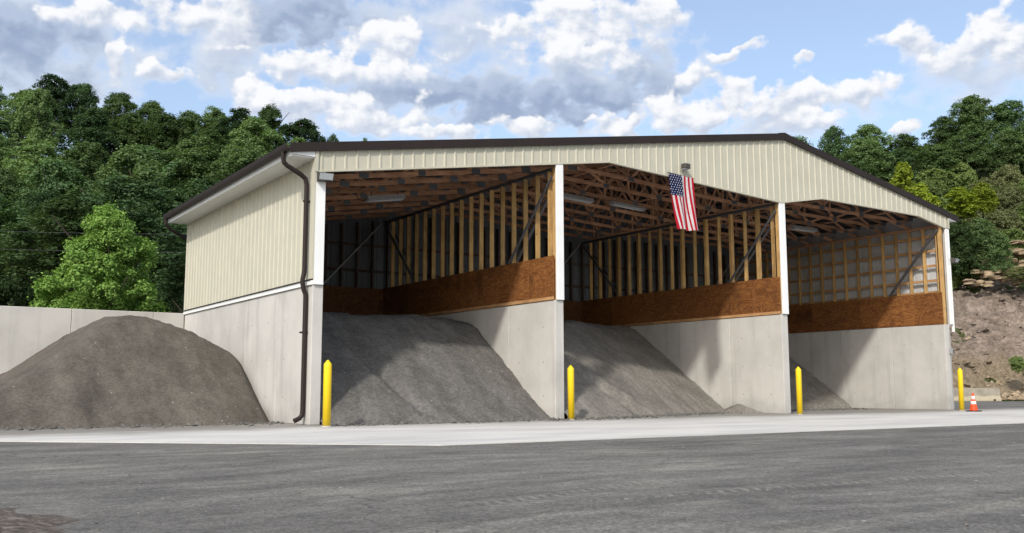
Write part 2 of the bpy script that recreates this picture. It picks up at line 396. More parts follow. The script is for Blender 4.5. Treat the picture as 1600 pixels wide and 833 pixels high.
def rock_fn(t):
    p = t.pos()
    st = t.noise(t.mapping(p, (0.3, 0.3, 2.2)), 1.5, 6, 0.65); a = t.noise(p, 3, 5, 0.65)
    c = t.mix(t.step(st, 0.35, 0.65), (0.22, 0.165, 0.105), (0.42, 0.33, 0.22))
    c = t.val(c, t.step(a, 0.3, 0.7, 0.65, 1.15))
    return t.val(c, t.math('ADD', 0.8, t.math('MULTIPLY', t.objrand(), 0.35))), t.math('ADD', st, a)
M['rock'] = material('tan_shale', rock_fn, 0.9, 0.15, bump=(0.8, 0.1))


def ground_fn(t):
    p = t.pos(); a = t.noise(p, 0.6, 7, 0.65); b = t.noise(p, 4, 5, 0.7)
    c = t.mix(t.step(a, 0.35, 0.65), (0.04, 0.055, 0.02), (0.075, 0.085, 0.03))
    return t.val(c, t.step(b, 0.3, 0.7, 0.6, 1.3)), b
M['forest_floor'] = material('forest_floor', ground_fn, 0.95, 0.1, bump=(0.8, 0.2))
M['pile_brown'] = material('brown_grey_grit', gravel_fn((0.080, 0.071, 0.060), (0.180, 0.162, 0.137), 44), 0.95, 0.12, bump=(0.8, 0.03))
M['pile_grey'] = material('grey_stone_grit', gravel_fn((0.095, 0.091, 0.084), (0.215, 0.208, 0.193), 34), 0.95, 0.12, bump=(0.8, 0.03))
M['pile_pale'] = material('pale_stone_grit', gravel_fn((0.15, 0.14, 0.122), (0.32, 0.30, 0.265), 34), 0.95, 0.12, bump=(0.8, 0.03))
M['bark'] = material('bark', wood_fn((0.05, 0.042, 0.034), (0.03, 0.025, 0.02), (6, 6, 1), 2), 0.95, 0.1, bump=(0.5, 0.03))
M['leaf_dark'] = leaf_mat('dark_leaves', (0.048, 0.096, 0.046), (0.140, 0.215, 0.102))
M['leaf_mid'] = leaf_mat('mid_leaves', (0.078, 0.138, 0.055), (0.205, 0.285, 0.125))
M['leaf_bright'] = leaf_mat('bright_leaves', (0.145, 0.265, 0.060), (0.330, 0.480, 0.140), 0.1)
M['leaf_yellow'] = leaf_mat('yellow_green_leaves', (0.19, 0.27, 0.03), (0.42, 0.46, 0.08), 0.2)
M['leaf_olive'] = leaf_mat('olive_leaves', (0.135, 0.155, 0.075), (0.27, 0.29, 0.145))
M['leaf_shrub'] = leaf_mat('shrub_leaves', (0.12, 0.175, 0.055), (0.260, 0.325, 0.130))


def flagmat(name, col):
    m = bpy.data.materials.new(name); m.use_nodes = True; t = NT(m.node_tree); m.node_tree.nodes.clear()
    n = t.noise(t.objco(), 9, 4, 0.6)
    c = t.val((*col, 1), t.step(n, 0.3, 0.7, 0.88, 1.05))
    d = t.new('ShaderNodeBsdfDiffuse'); t.l.new(c, d.inputs[0]); tr = t.new('ShaderNodeBsdfTranslucent'); t.l.new(c, tr.inputs[0])
    mm = t.new('ShaderNodeMixShader'); mm.inputs[0].default_value = 0.25; t.l.new(d.outputs[0], mm.inputs[1]); t.l.new(tr.outputs[0], mm.inputs[2])
    o = t.new('ShaderNodeOutputMaterial'); t.l.new(mm.outputs[0], o.inputs[0]); return m
M['flag_red'] = flagmat('flag_red', (0.50, 0.018, 0.035)); M['flag_white'] = flagmat('flag_white', (0.70, 0.68, 0.68)); M['flag_blue'] = flagmat('flag_blue', (0.008, 0.020, 0.085))


# ------------------------------------------------------------------ mesh helpers
class MB:
    def __init__(s): s.v = []; s.f = []; s.m = []
    def add(s, vs, fs, m=0):
        o = len(s.v); s.v += [tuple(a) for a in vs]; s.f += [tuple(i + o for i in f) for f in fs]; s.m += [m] * len(fs); return s
    def hexa(s, b, t, m=0):
        return s.add(list(b) + list(t), [(3, 2, 1, 0), (4, 5, 6, 7), (0, 1, 5, 4), (1, 2, 6, 5), (2, 3, 7, 6), (3, 0, 4, 7)], m)
    def box(s, x0, x1, y0, y1, z0, z1, m=0):
        return s.hexa([(x0, y0, z0), (x1, y0, z0), (x1, y1, z0), (x0, y1, z0)], [(x0, y0, z1), (x1, y0, z1), (x1, y1, z1), (x0, y1, z1)], m)
    def cbox(s, x0, x1, y0, y1, z0, z1, c=0.01, m=0):
        """box with chamfered edges (24 vertices)"""
        X, Y, Z = (x0, x1), (y0, y1), (z0, z1); V = {}; vs = []
        for i in (0, 1):
            for j in (0, 1):
                for k in (0, 1):
                    for a in range(3):
                        q = [X[i] + (c if i == 0 else -c), Y[j] + (c if j == 0 else -c), Z[k] + (c if k == 0 else -c)]
                        q[a] = (X, Y, Z)[a][(i, j, k)[a]]
                        V[i, j, k, a] = len(vs); vs.append(q)
        fs = []
        for a in range(3):
            b, d = (a + 1) % 3, (a + 2) % 3
            for e in (0, 1):
                idx = []
                for (p, r) in ((0, 0), (1, 0), (1, 1), (0, 1)):
                    c3 = [0, 0, 0]; c3[a] = e; c3[b] = p; c3[d] = r; idx.append(V[(*c3, a)])
                fs.append(idx if e else idx[::-1])
            for p in (0, 1):
                for r in (0, 1):
                    lo = [0, 0, 0]; hi = [0, 0, 0]; lo[b] = hi[b] = p; lo[d] = hi[d] = r; hi[a] = 1
                    fs.append([V[(*lo, b)], V[(*hi, b)], V[(*hi, d)], V[(*lo, d)]] if (p ^ r) else [V[(*lo, d)], V[(*hi, d)], V[(*hi, b)], V[(*lo, b)]])
        for i in (0, 1):
            for j in (0, 1):
                for k in (0, 1): fs.append([V[i, j, k, 0], V[i, j, k, 1], V[i, j, k, 2]])
        return s.add(vs, fs, m)
    def bar(s, p0, p1, w, h, up=(0, 0, 1), m=0):
        """rectangular bar from p0 to p1, w across, h along up"""
        p0 = Vector(p0); p1 = Vector(p1); d = (p1 - p0).normalized(); a = d.cross(Vector(up)).normalized(); b = a.cross(d)
        q = lambda p: [p - a * w / 2 - b * h / 2, p + a * w / 2 - b * h / 2, p + a * w / 2 + b * h / 2, p - a * w / 2 + b * h / 2]
        return s.hexa(q(p0), q(p1), m)
    def tube(s, path, rad, n=10, m=0, square=False, cap=True):
        path = [Vector(p) for p in path]; N = len(path)
        if not hasattr(rad, '__len__'): rad = [rad] * N
        vs = []; ref = None
        for i, p in enumerate(path):
            d = (path[min(i + 1, N - 1)] - path[max(i - 1, 0)]).normalized()
            if ref is None:
                ref = Vector((0, 0, 1)) if abs(d.z) < 0.9 else Vector((0, 1, 0))
                ref = (ref - d * ref.dot(d)).normalized()
            else: ref = (ref - d * ref.dot(d)).normalized()
            b = d.cross(ref)
            for k in range(n):
                a = 2 * math.pi * (k + (0.5 if square else 0)) / n
                vs.append(p + (ref * math.cos(a) + b * math.sin(a)) * rad[i])
        fs = [(i * n + k, i * n + (k + 1) % n, (i + 1) * n + (k + 1) % n, (i + 1) * n + k) for i in range(N - 1) for k in range(n)]
        if cap: fs += [tuple(range(n))[::-1], tuple((N - 1) * n + k for k in range(n))]
        return s.add(vs, fs, m)
    def lathe(s, prof, n=24, c=(0, 0, 0), m=0):
        vs = []; 
        for r, z in prof:
            for k in range(n):
                a = 2 * math.pi * k / n; vs.append((c[0] + r * math.cos(a), c[1] + r * math.sin(a), c[2] + z))
        N = len(prof)
        fs = [(i * n + k, i * n + (k + 1) % n, (i + 1) * n + (k + 1) % n, (i + 1) * n + k) for i in range(N - 1) for k in range(n)]
        fs += [tuple(range(n))[::-1], tuple((N - 1) * n + k for k in range(n))]
        return s.add(vs, fs, m)
    def prism(s, poly, off, m=0):
        n = len(poly); off = Vector(off); a = [Vector(p) for p in poly]; b = [p + off for p in a]
        return s.add(a + b, [tuple(range(n))[::-1], tuple(range(n, 2 * n))] + [(i, (i + 1) % n, n + (i + 1) % n, n + i) for i in range(n)], m)
    def mesh(s, name, mats, smooth=False):
        me = bpy.data.meshes.new(name); me.from_pydata(s.v, [], s.f)
        for x in (mats if isinstance(mats, (list, tuple)) else [mats]): me.materials.append(M[x])
        if any(s.m): me.polygons.foreach_set('material_index', s.m)
        if smooth: me.polygons.foreach_set('use_smooth', [True] * len(s.f))
        me.update(); return me
    def build(s, name, mats, parent=None, smooth=False, kind=None):
        return link(name, s.mesh(name, mats, smooth), parent, kind)


def link(name, me, parent=None, kind=None):
    o = bpy.data.objects.new(name, me); COL.objects.link(o)
    if parent: o.parent = parent
    if kind: o['kind'] = kind
    return o


def tag(o, label=None, cat=None, group=None, kind=None):
    if label: o['label'] = label
    if cat: o['category'] = cat
    if group: o['group'] = group
    if kind: o['kind'] = kind
    return o


def thing(name, label, cat, loc=(0, 0, 0), group=None, rz=0):
    o = bpy.data.objects.new(name, None); COL.objects.link(o); o.location = loc; o.rotation_euler = (0, 0, rz)
    o.empty_display_size = 0.3
    return tag(o, label, cat, group)


def copy_tree(o, parent=None):
    c = o.copy(); COL.objects.link(c)
    if parent is not None: c.parent = parent
    for ch in o.children: copy_tree(ch, c)
    return c


def smooth01(t): t = min(1, max(0, t)); return t * t * (3 - 2 * t)
def lerp(x, pts):
    if x <= pts[0][0]: return pts[0][1]
    for (a, b), (c, d) in zip(pts, pts[1:]):
        if x <= c: return b + (d - b) * (x - a) / (c - a)
    return pts[-1][1]


_perm = np.random.RandomState(3).rand(256, 256)
def vnoise(x, y):
    """value noise on arrays"""
    xi = np.floor(x).astype(int); yi = np.floor(y).astype(int); fx = x - xi; fy = y - yi
    fx = fx * fx * (3 - 2 * fx); fy = fy * fy * (3 - 2 * fy)
    g = lambda a, b: _perm[a % 256, b % 256]
    return (g(xi, yi) * (1 - fx) + g(xi + 1, yi) * fx) * (1 - fy) + (g(xi, yi + 1) * (1 - fx) + g(xi + 1, yi + 1) * fx) * fy
def fbm(x, y, o=4, r=0.5):
    s = 0; a = 1; t = 0
    for k in range(o): s = s + a * (vnoise(x * 2 ** k + 17.3 * k, y * 2 ** k + 9.1 * k) - 0.5); t += a; a *= r
    return s / t * 2


def grid_mesh(name, X, Y, Z, mat, keep=None, parent=None, smooth=True):
    """height-field sheet from 2-D arrays"""
    n, m = X.shape
    co = np.stack([X, Y, Z], -1).reshape(-1, 3)
    i = np.arange(n * m).reshape(n, m)
    f = np.stack([i[:-1, :-1], i[1:, :-1], i[1:, 1:], i[:-1, 1:]], -1).reshape(-1, 4)
    if keep is not None:
        kf = keep.reshape(-1)[f].any(1); f = f[kf]
        used = np.unique(f); mp = -np.ones(n * m, int); mp[used] = np.arange(len(used)); f = mp[f]; co = co[used]
    me = bpy.data.meshes.new(name); me.from_pydata(co.tolist(), [], f.tolist()); me.materials.append(M[mat])
    if smooth: me.polygons.foreach_set('use_smooth', [True] * len(f))
    me.update(); return link(name, me, parent)


# ------------------------------------------------------------------ ground, lot, apron
def sheet(name, poly, z, mat, thick=0.0):
    b = MB()
    if thick: b.prism([(x, y, z - thick) for x, y in poly], (0, 0, thick))
    else: b.add([(x, y, z) for x, y in poly], [tuple(range(len(poly)))])
    return b.build(name, mat, kind='structure')
sheet('ground', [(-900, -900), (900, -900), (900, 900), (-900, 900)], -0.05, 'forest_floor')
sheet('asphalt_lot', [(-70, -60), (90, -60), (90, 42), (-70, 42)], -0.014, 'asphalt')
sheet('concrete_apron', [(-1.33, -8.41), (6, -8.52), (60, -9.1), (60, 0.35), (26, 0.35), (26, 11.3), (-9.4, 11.3), (-9.4, 3.0), (-9.0, -1.1), (-6.6, -3.4)], 0.0, 'apron', 0.2)
# dirt shoulder in the near left corner: a low ragged heap
gx = np.linspace(-12.5, -6.2, 90); gy = np.linspace(-17.5, -12.0, 90); GX, GY = np.meshgrid(gx, gy, indexing='ij')
edge = (-7.32 - GX) + 0.12 * (GY + 13.5) * -1.0 + 0.25 * fbm(GX * 1.5, GY * 1.5)
edge = np.minimum(edge, (-12.85 - GY) + 0.2 * fbm(GX * 2 + 5, GY * 2))
GZ = -0.03 + 0.07 * np.clip(edge / 0.6, -0.4, 1) + 0.018 * fbm(GX * 9, GY * 9) * (edge > 0)
tag(grid_mesh('dirt_shoulder', GX, GY, GZ, 'dirt', keep=edge > -0.1), kind='structure')

# ------------------------------------------------------------------ the storage shed
shed = thing('storage_shed', 'open-fronted three-bay material storage shed of cream ribbed metal on concrete walls', 'shed')
WL, WR = 0.0, 25.66
D = 10.85
HC = 3.22
DIV = [(6.98, 7.28), (16.16, 16.46)]
ROOF = [(-0.64, 6.47), (16.53, 9.29), (26.52, 7.46)]
OPEN = [(-0.02, 5.91), (8.93, 7.33), (16.3, 6.94), (18.42, 7.31), (23.98, 7.27), (25.72, 6.96)]
rooftop = lambda x: lerp(x, ROOF)
openz = lambda x: lerp(x, OPEN)

# concrete: panels 2.4 m long, joints recessed to a core
joints = [0.0, 2.28, 4.70, 7.10, 9.50, D]
for x0, x1 in [(0.0, 0.26)] + DIV + [(25.34, 25.66)]:
    for a, b in zip(joints, joints[1:]):
        MB().cbox(x0, x1, a + (0.006 if a else 0), b - 0.006, 0, HC, 0.012).build('concrete_panel', 'concrete', shed)
    MB().box(x0 + 0.03, x1 - 0.03, 0.03, D, 0, HC - 0.03).build('concrete_core', 'concrete', shed)
xs = [0.26 + i * (25.34 - 0.26) / 10 for i in range(11)]
for a, b in zip(xs, xs[1:]):
    MB().cbox(a + 0.006, b - 0.006, D - 0.3, D, 0, HC - 0.004, 0.012).build('concrete_panel', 'concrete', shed)

# form-tie plugs on the faces towards the yard, joined (each about a pixel)
b = MB()
for fx, y0 in ((-0.004, 0.55), (6.976, 0.55), (16.156, 0.55), (25.336, 0.55)):
    for yy in range(9):
        for zz in (0.62, 1.55, 2.5):
            c0 = (fx, y0 + yy * 1.19, zz); vs = [(fx, c0[1] + 0.022 * math.cos(a * math.pi / 4), zz + 0.022 * math.sin(a * math.pi / 4)) for a in range(8)]
            b.add(vs + [(fx + 0.01, v[1], v[2]) for v in vs], [tuple(range(8))[::-1]] + [(i, (i + 1) % 8, 8 + (i + 1) % 8, 8 + i) for i in range(8)])
b.build('form_plugs', 'plug', shed, kind='stuff')

# ribbed metal sheets
RIBS = (0.152, 0.457, 0.762)
def sheet_profile(s0, s1, extra=()):
    pts = {}
    s = s0
    for r in RIBS:
        for ds, o in ((-0.036, 0), (-0.018, 0.022), (0.018, 0.022), (0.036, 0)):
            if s0 + r + ds < s1: pts[round(s0 + r + ds, 4)] = o
    pts[round(s0, 4)] = 0.0; pts[round(s1, 4)] = 0.0
    for e in extra:
        if s0 < e < s1 and round(e, 4) not in pts:
            ks = sorted(pts); lo = max(k for k in ks if k < e); hi = min(k for k in ks if k > e)
            pts[round(e, 4)] = pts[lo] + (pts[hi] - pts[lo]) * (e - lo) / (hi - lo)
    return sorted(pts.items())
def ribbed_sheet(name, s0, s1, zb, zt, mapf, mats, extra=(), th=0.006, flip=False):
    pr = sheet_profile(s0, s1, extra); n = len(pr); vs = []
    for d in (0, -th):
        for s, o in pr: vs += [mapf(s, o + d, zb(s)), mapf(s, o + d, zt(s))]
    fs = []; ms = []
    for i in range(n - 1):
        fs.append((2 * i, 2 * i + 2, 2 * i + 3, 2 * i + 1)); ms.append(0)
        k = 2 * n; fs.append((k + 2 * i, k + 2 * i + 1, k + 2 * i + 3, k + 2 * i + 2)); ms.append(1 if len(mats) > 1 else 0)
        fs.append((2 * i, k + 2 * i, k + 2 * i + 2, 2 * i + 2)); ms.append(0)
        fs.append((2 * i + 1, 2 * i + 3, k + 2 * i + 3, k + 2 * i + 1)); ms.append(0)
    k = 2 * n; e = 2 * (n - 1)
    fs += [(0, 1, k + 1, k), (e, k + e, k + e + 1, e + 1)]; ms += [0, 0]
    if flip: fs = [f[::-1] for f in fs]
    b = MB(); b.v = vs; b.f = fs; b.m = ms
    return b.build(name, list(mats), shed)
def run(s0, s1, w=0.9144):
    out = []; s = s0
    while s < s1 - 1e-3: out.append((s, min(s + w, s1))); s += w
    return out
for a, b in run(-0.03, 25.92):
    ribbed_sheet('siding_sheet', a, b, openz, lambda x: rooftop(x) - 0.16, lambda s, o, z: (s, -0.045 - o, z), ('siding', 'siding_in'), [8.93, 16.3, 16.53, 18.42, 23.98])
for a, b in run(0.0, D):
    ribbed_sheet('siding_sheet', a, b, lambda s: 3.34, lambda s: 6.52, lambda s, o, z: (-0.02 - o, s, z), ('siding', 'siding_in'), flip=True)
    ribbed_sheet('siding_sheet', a, b, lambda s: 3.16, lambda s: 7.57, lambda s, o, z: (25.74 + o, s, z), ('siding', 'siding_in'))
for a, b in run(0.0, 25.7):
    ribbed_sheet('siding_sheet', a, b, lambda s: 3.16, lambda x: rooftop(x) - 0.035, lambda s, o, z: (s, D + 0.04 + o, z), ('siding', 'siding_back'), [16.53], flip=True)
# roof sheets, each a strip of ribbed metal from eave to ridge
for a, b in run(-0.10, D + 0.15):
    for x0, x1 in ((ROOF[0][0], 16.53), (16.53, ROOF[2][0])):
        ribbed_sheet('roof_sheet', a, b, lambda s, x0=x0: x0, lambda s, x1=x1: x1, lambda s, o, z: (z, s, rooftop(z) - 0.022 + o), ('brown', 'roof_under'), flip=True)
MB().add([(16.23, -0.12, 9.27), (16.53, -0.12, 9.325), (16.83, -0.12, 9.265), (16.83, D + .17, 9.265), (16.53, D + .17, 9.325), (16.23, D + .17, 9.27)], [(0, 1, 4, 5), (1, 2, 3, 4)]).build('ridge_cap', 'brown', shed)
# rake trim and header trim on the gable front
def zstrip(name, x0, x1, zf0, zf1, y0, y1, mat, kinks):
    b = MB(); cols = [x0] + [k for k in kinks if x0 < k < x1] + [x1]
    for a, c in zip(cols, cols[1:]):
        b.hexa([(a, y0, zf0(a)), (c, y0, zf0(c)), (c, y1, zf0(c)), (a, y1, zf0(a))], [(a, y0, zf1(a)), (c, y0, zf1(c)), (c, y1, zf1(c)), (a, y1, zf1(a))])
    return b.build(name, mat, shed)
zstrip('rake_trim', ROOF[0][0] - .04, 16.53, lambda x: rooftop(x) - 0.205, lambda x: rooftop(x) + 0.012, -0.135, -0.085, 'brown', [])
zstrip('rake_trim', 16.53, ROOF[2][0] + .02, lambda x: rooftop(x) - 0.205, lambda x: rooftop(x) + 0.012, -0.135, -0.085, 'brown', [])
for a, c in zip(OPEN, OPEN[1:]):
    zstrip('header_trim', max(a[0], -0.03), min(c[0], 25.92), lambda x: openz(x) - 0.035, lambda x: openz(x) + 0.012, -0.075, 0.02, 'siding', [])
MB().box(-0.045, 0.03, -0.09, -0.068, 5.9, 6.42).box(25.85, 25.93, -0.09, -0.068, 6.93, 7.36).build('corner_trim', 'siding', shed)
MB().box(-0.05, -0.008, -0.062, 0.16, 3.36, 6.2).build('corner_trim', 'siding', shed)
# white jamb trim on each wall end
for x0, x1 in ((-0.006, 0.235), (7.02, 7.262), (16.19, 16.462), (25.69, 25.87)):
    zt = openz((x0 + x1) / 2) - 0.03
    MB().cbox(x0, x1, -0.062, 0.0, HC + 0.005, zt, 0.006).build('jamb_trim', 'white', shed)
MB().box(25.86, 25.9, -0.07, 0.02, 2.95, 6.9).build('jamb_trim', 'white', shed)
for x in (0.02, 7.05, 16.22, 25.4):
    MB().box(x, x + 0.19, 0.02, 0.16, HC, openz(x) - 0.05).build('jamb_post', 'stud', shed)
# eaves: soffit, fascia, gutter, returns
MB().box(-0.60, -0.005, -0.04, D + 0.1, 6.215, 6.235).build('soffit', 'white', shed)
MB().box(-0.632, -0.604, -0.06, D + 0.1, 6.20, 6.36).build('fascia', 'white', shed)
MB().prism([(-0.60, -0.075, 6.24), (-0.05, -0.075, 6.24), (-0.05, -0.075, 6.37), (-0.60, -0.075, 6.29)], (0, 0.03, 0)).build('eave_return', 'white', shed)
MB().prism([(-0.64, 0, 6.45), (-0.66, 0, 6.34), (-0.68, 0, 6.31), (-0.76, 0, 6.31), (-0.785, 0, 6.37), (-0.80, 0, 6.46), (-0.785, 0, 6.465), (-0.76, 0, 6.39), (-0.70, 0, 6.36)], (0, D + 0.25, 0)).build('gutter', 'brown', shed).location = (0, -0.12, 0)
MB().box(25.78, 26.45, -0.04, D, 7.26, 7.28).build('soffit', 'white', shed)
MB().prism([(25.93, -0.075, 7.28), (26.44, -0.075, 7.25), (26.44, -0.075, 7.28), (25.93, -0.075, 7.37)], (0, 0.03, 0)).build('eave_return', 'white', shed)
MB().box(26.45, 26.5, -0.06, D, 7.24, 7.40).build('fascia', 'brown', shed)
# downspouts
pth = [(-0.72, 0.22, 6.36), (-0.72, 0.22, 6.17), (-0.70, 0.22, 6.08), (-0.62, 0.22, 6.01), (-0.26, 0.24, 5.84), (-0.15, 0.25, 5.76), (-0.115, 0.25, 5.62), (-0.115, 0.25, 3.60), (-0.125, 0.25, 3.50), (-0.155, 0.25, 3.36), (-0.155, 0.25, 3.28), (-0.12, 0.25, 3.12), (-0.075, 0.25, 3.02), (-0.07, 0.25, 2.9), (-0.07, 0.25, 0.33), (-0.08, 0.25, 0.22), (-0.14, 0.25, 0.15), (-0.27, 0.25, 0.09)]
MB().tube(pth, 0.056, 8, square=True).build('downspout', 'brown', shed)
MB().tube([(-0.72, D, 6.36), (-0.72, D, 6.15), (-0.62, D + .04, 6.04), (-0.2, D + .2, 5.86), (0.12, D + .2, 5.7), (0.14, D + .2, 2.9)], 0.055, 8, square=True).build('downspout', 'brown', shed)
for z in (5.2, 2.1):
    MB().box(-0.19, 0.0, 0.22, 0.28, z, z + 0.04).build('downspout_strap', 'brown', shed)
# ledge trim where siding meets concrete
MB().box(-0.045, 0.0, 0.0, D, HC + 0.005, 3.325).build('ledge_trim', 'white', shed)
MB().box(-0.075, 0.0, 0.0, D, 3.33, 3.352).build('ledge_strip', 'brown', shed)  # thin dark strip above the white ledge

# interior framing
for wi, (x0, x1) in enumerate(DIV):
    sy = 0.30; k = 0
    while sy < D - 0.5:
        wd = 0.042 if (wi == 0 or k % 2 == 0) else 0.10
        MB().box(x0 + 0.03, x0 + 0.17, sy, sy + wd, HC, 6.86).build('stud', 'stud', shed)
        sy += 0.605; k += 1
    MB().box(x0 + 0.028, x0 + 0.172, 0.18, D - 0.3, 6.862, 6.945).build('top_plate', 'steel', shed)
    # plywood both sides, sill board at its foot
    js = [0.02, 1.21, 3.65, 6.09, 8.53, D - 0.31]
    for a, b in zip(js, js[1:]):
        MB().cbox(x0 - 0.012, x0 + 0.014, a + 0.003, b - 0.003, HC + 0.01, 4.45, 0.003).build('plywood_sheet', 'ply', shed)
        MB().cbox(x1 - 0.10, x1 - 0.08, a + 0.003, b - 0.003, HC + 0.01, 4.45, 0.003).build('plywood_sheet', 'ply', shed)
        MB().box(x0 - 0.030, x0 - 0.013, a + 0.003, b - 0.003, HC + 0.012, HC + 0.10).build('sill_board', 'girt', shed)
    # flat steel braces crossing the studs
    for y0, z0, y1, z1 in ((0.0, 6.66, 2.2, 4.46), (10.3, 6.75, 8.2, 4.6)):
        for xx in (x0 - 0.03, x0 + 0.20):
            MB().bar((xx, y0 + 0.05, z0), (xx, y1, z1), 0.05, 0.065, (1, 0, 0)).build('steel_brace', 'steel', shed)
# right wall: studs, girts, plywood
sy = 0.12
while sy < D - 0.4:
    MB().box(25.40, 25.54, sy, sy + (0.09 if sy < 0.3 else 0.055), HC, 6.97).build('stud', 'stud', shed); sy += 0.605
for z in (3.9, 4.45, 4.9, 5.48, 6.06, 6.62):
    MB().box(25.552, 25.6, 0.1, D - 0.3, z, z + 0.09).build('girt', 'girt', shed)
MB().box(25.55, 25.6, 0.02, 0.09, HC, 6.95).build('corner_post', 'stud', shed)
js = [0.02, 1.21, 3.65, 6.09, 8.53, D - 0.31]
for a, b in zip(js, js[1:]):
    MB().cbox(25.325, 25.352, a + 0.003, b - 0.003, HC + 0.01, 4.45, 0.003).build('plywood_sheet', 'ply', shed)
MB().bar((25.30, 0.03, 6.88), (25.30, 2.25, 4.46), 0.06, 0.10, (1, 0, 0)).build('steel_brace', 'steel', shed)
MB().box(25.40, 25.54, 0.0, D - 0.3, 6.97, 7.05).build('top_plate', 'truss', shed)
# left wall framing (inner side)
sy = 0.3
while sy < D - 0.4:
    MB().box(0.06, 0.20, sy, sy + 0.042, HC, 5.9).build('stud', 'stud', shed); sy += 0.605
# back wall
sx = 0.5
while sx < 25.3:
    MB().box(sx, sx + 0.06, D - 0.16, D - 0.02, HC, openz(sx) - 0.02).build('stud', 'shadewood', shed); sx += 0.61
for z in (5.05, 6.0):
    MB().box(0.3, 25.3, D - 0.015, D + 0.03, z, z + 0.09).build('girt', 'shadewood', shed)
xs = [0.27 + i * 2.44 for i in range(11)]
for a in xs:
    b = min(a + 2.44, 25.32)
    if any(a < d0 < b for d0, d1 in DIV) is False or True:
        MB().cbox(a + 0.003, b - 0.003, D - 0.33, D - 0.31, HC + 0.01, 4.43, 0.003).build('plywood_sheet', 'plydark', shed)
for x0, x1 in ((4.6, 6.85), (13.8, 16.05), (23.0, 25.2)):
    MB().bar((x0, D - 0.37, 4.45), (x1, D - 0.37, 6.85), 0.05, 0.09, (0, 1, 0)).build('steel_brace', 'galv', shed)

# roof trusses on 0.61 m centres
TOPC = lambda x: rooftop(x) - 0.10
def member(b, xa, za, xb, zb, h, t=0.04, y=0):
    d = Vector((xb - xa, 0, zb - za)).normalized(); n = Vector((-d.z, 0, d.x)) * h / 2
    p, q = Vector((xa, y - t / 2, za)), Vector((xb, y - t / 2, zb)); o = Vector((0, t, 0))
    return b.hexa([p - n, q - n, q - n + o, p - n + o], [p + n, q + n, q + n + o, p + n + o])
def chord_mesh():
    b = MB()
    member(b, 0.02, TOPC(0.02) - 0.06, 16.53, TOPC(16.53) - 0.06, 0.12); member(b, 16.54, TOPC(16.53) - 0.06, 25.66, TOPC(25.66) - 0.06, 0.12)
    for (xa, za), (xb, zb) in zip(OPEN, OPEN[1:]):
        xa = max(xa, 0.02); xb = min(xb, 25.66)
        member(b, xa, openz(xa) + 0.075, xb, openz(xb) + 0.075, 0.115, 0.039)
    return b
webs = []
nodes = [0.15]
while nodes[-1] < 25.2: nodes.append(nodes[-1] + (0.85 if nodes[-1] < 8 else 1.15))
nodes[-1] = 25.55
for i, (a, b) in enumerate(zip(nodes, nodes[1:])):
    za, zb = (openz(a) + 0.12, TOPC(b) - 0.10) if i % 2 == 0 else (TOPC(a) - 0.10, openz(b) + 0.12)
    webs.append((a, za, b, zb))
for x in (11.9, 14.2, 16.3, 16.53, 18.4, 20.3, 22.2):
    webs.append((x, openz(x) + 0.12, x, TOPC(x) - 0.12))
plates = []
for i, a in enumerate(nodes):
    z = openz(a) + 0.09 if i % 2 == 0 else TOPC(a) - 0.075
    plates.append((a, z, rnd.uniform(0.22, 0.34), rnd.uniform(0.13, 0.2)))
chord_me = chord_mesh().mesh('truss', 'truss')
web_me = []
for wdef in webs:
    b = MB(); member(b, *wdef, 0.085, 0.036); web_me.append(b.mesh('web', 'truss'))
plate_me = []
for a, z, pw, ph in plates:
    b = MB(); b.box(a - pw / 2, a + pw / 2, -0.0245, -0.0215, z - ph / 2, z + ph / 2); plate_me.append(b.mesh('gusset_plate', 'plate'))
NTR = 9
for k in range(NTR):
    t = link('truss', chord_me, shed); t.location = (0, 0.12 + k * 1.215, 0)
    for me in web_me: link('web', me, t)
    for me in plate_me: link('gusset_plate', me, t)
# purlins under the roof sheets
px = 0.0
while px < 25.9:
    MB().box(px, px + 0.09, -0.03, D, rooftop(px) - 0.098, rooftop(px) - 0.058).build('purlin', 'shadewood', shed); px += 1.22
# long braces tying the bottom chords together
for x in (3.0, 9.6, 13.4, 19.4, 23.4):
    MB().box(x, x + 0.09, 0.05, D - 0.2, openz(x) + 0.17, openz(x) + 0.21).build('chord_tie', 'truss', shed)
# conduit and box on the right wall end
MB().tube([(25.61, -0.03, 0.05), (25.61, -0.03, 2.1)], 0.014, 8).build('conduit', 'galv', shed)
MB().tube([(25.61, -0.03, 2.3), (25.62, -0.03, 3.05)], 0.014, 8).build('conduit', 'galv', shed)
MB().cbox(25.54, 25.68, -0.09, -0.001, 2.1, 2.3, 0.01).build('junction_box', 'galv', shed)

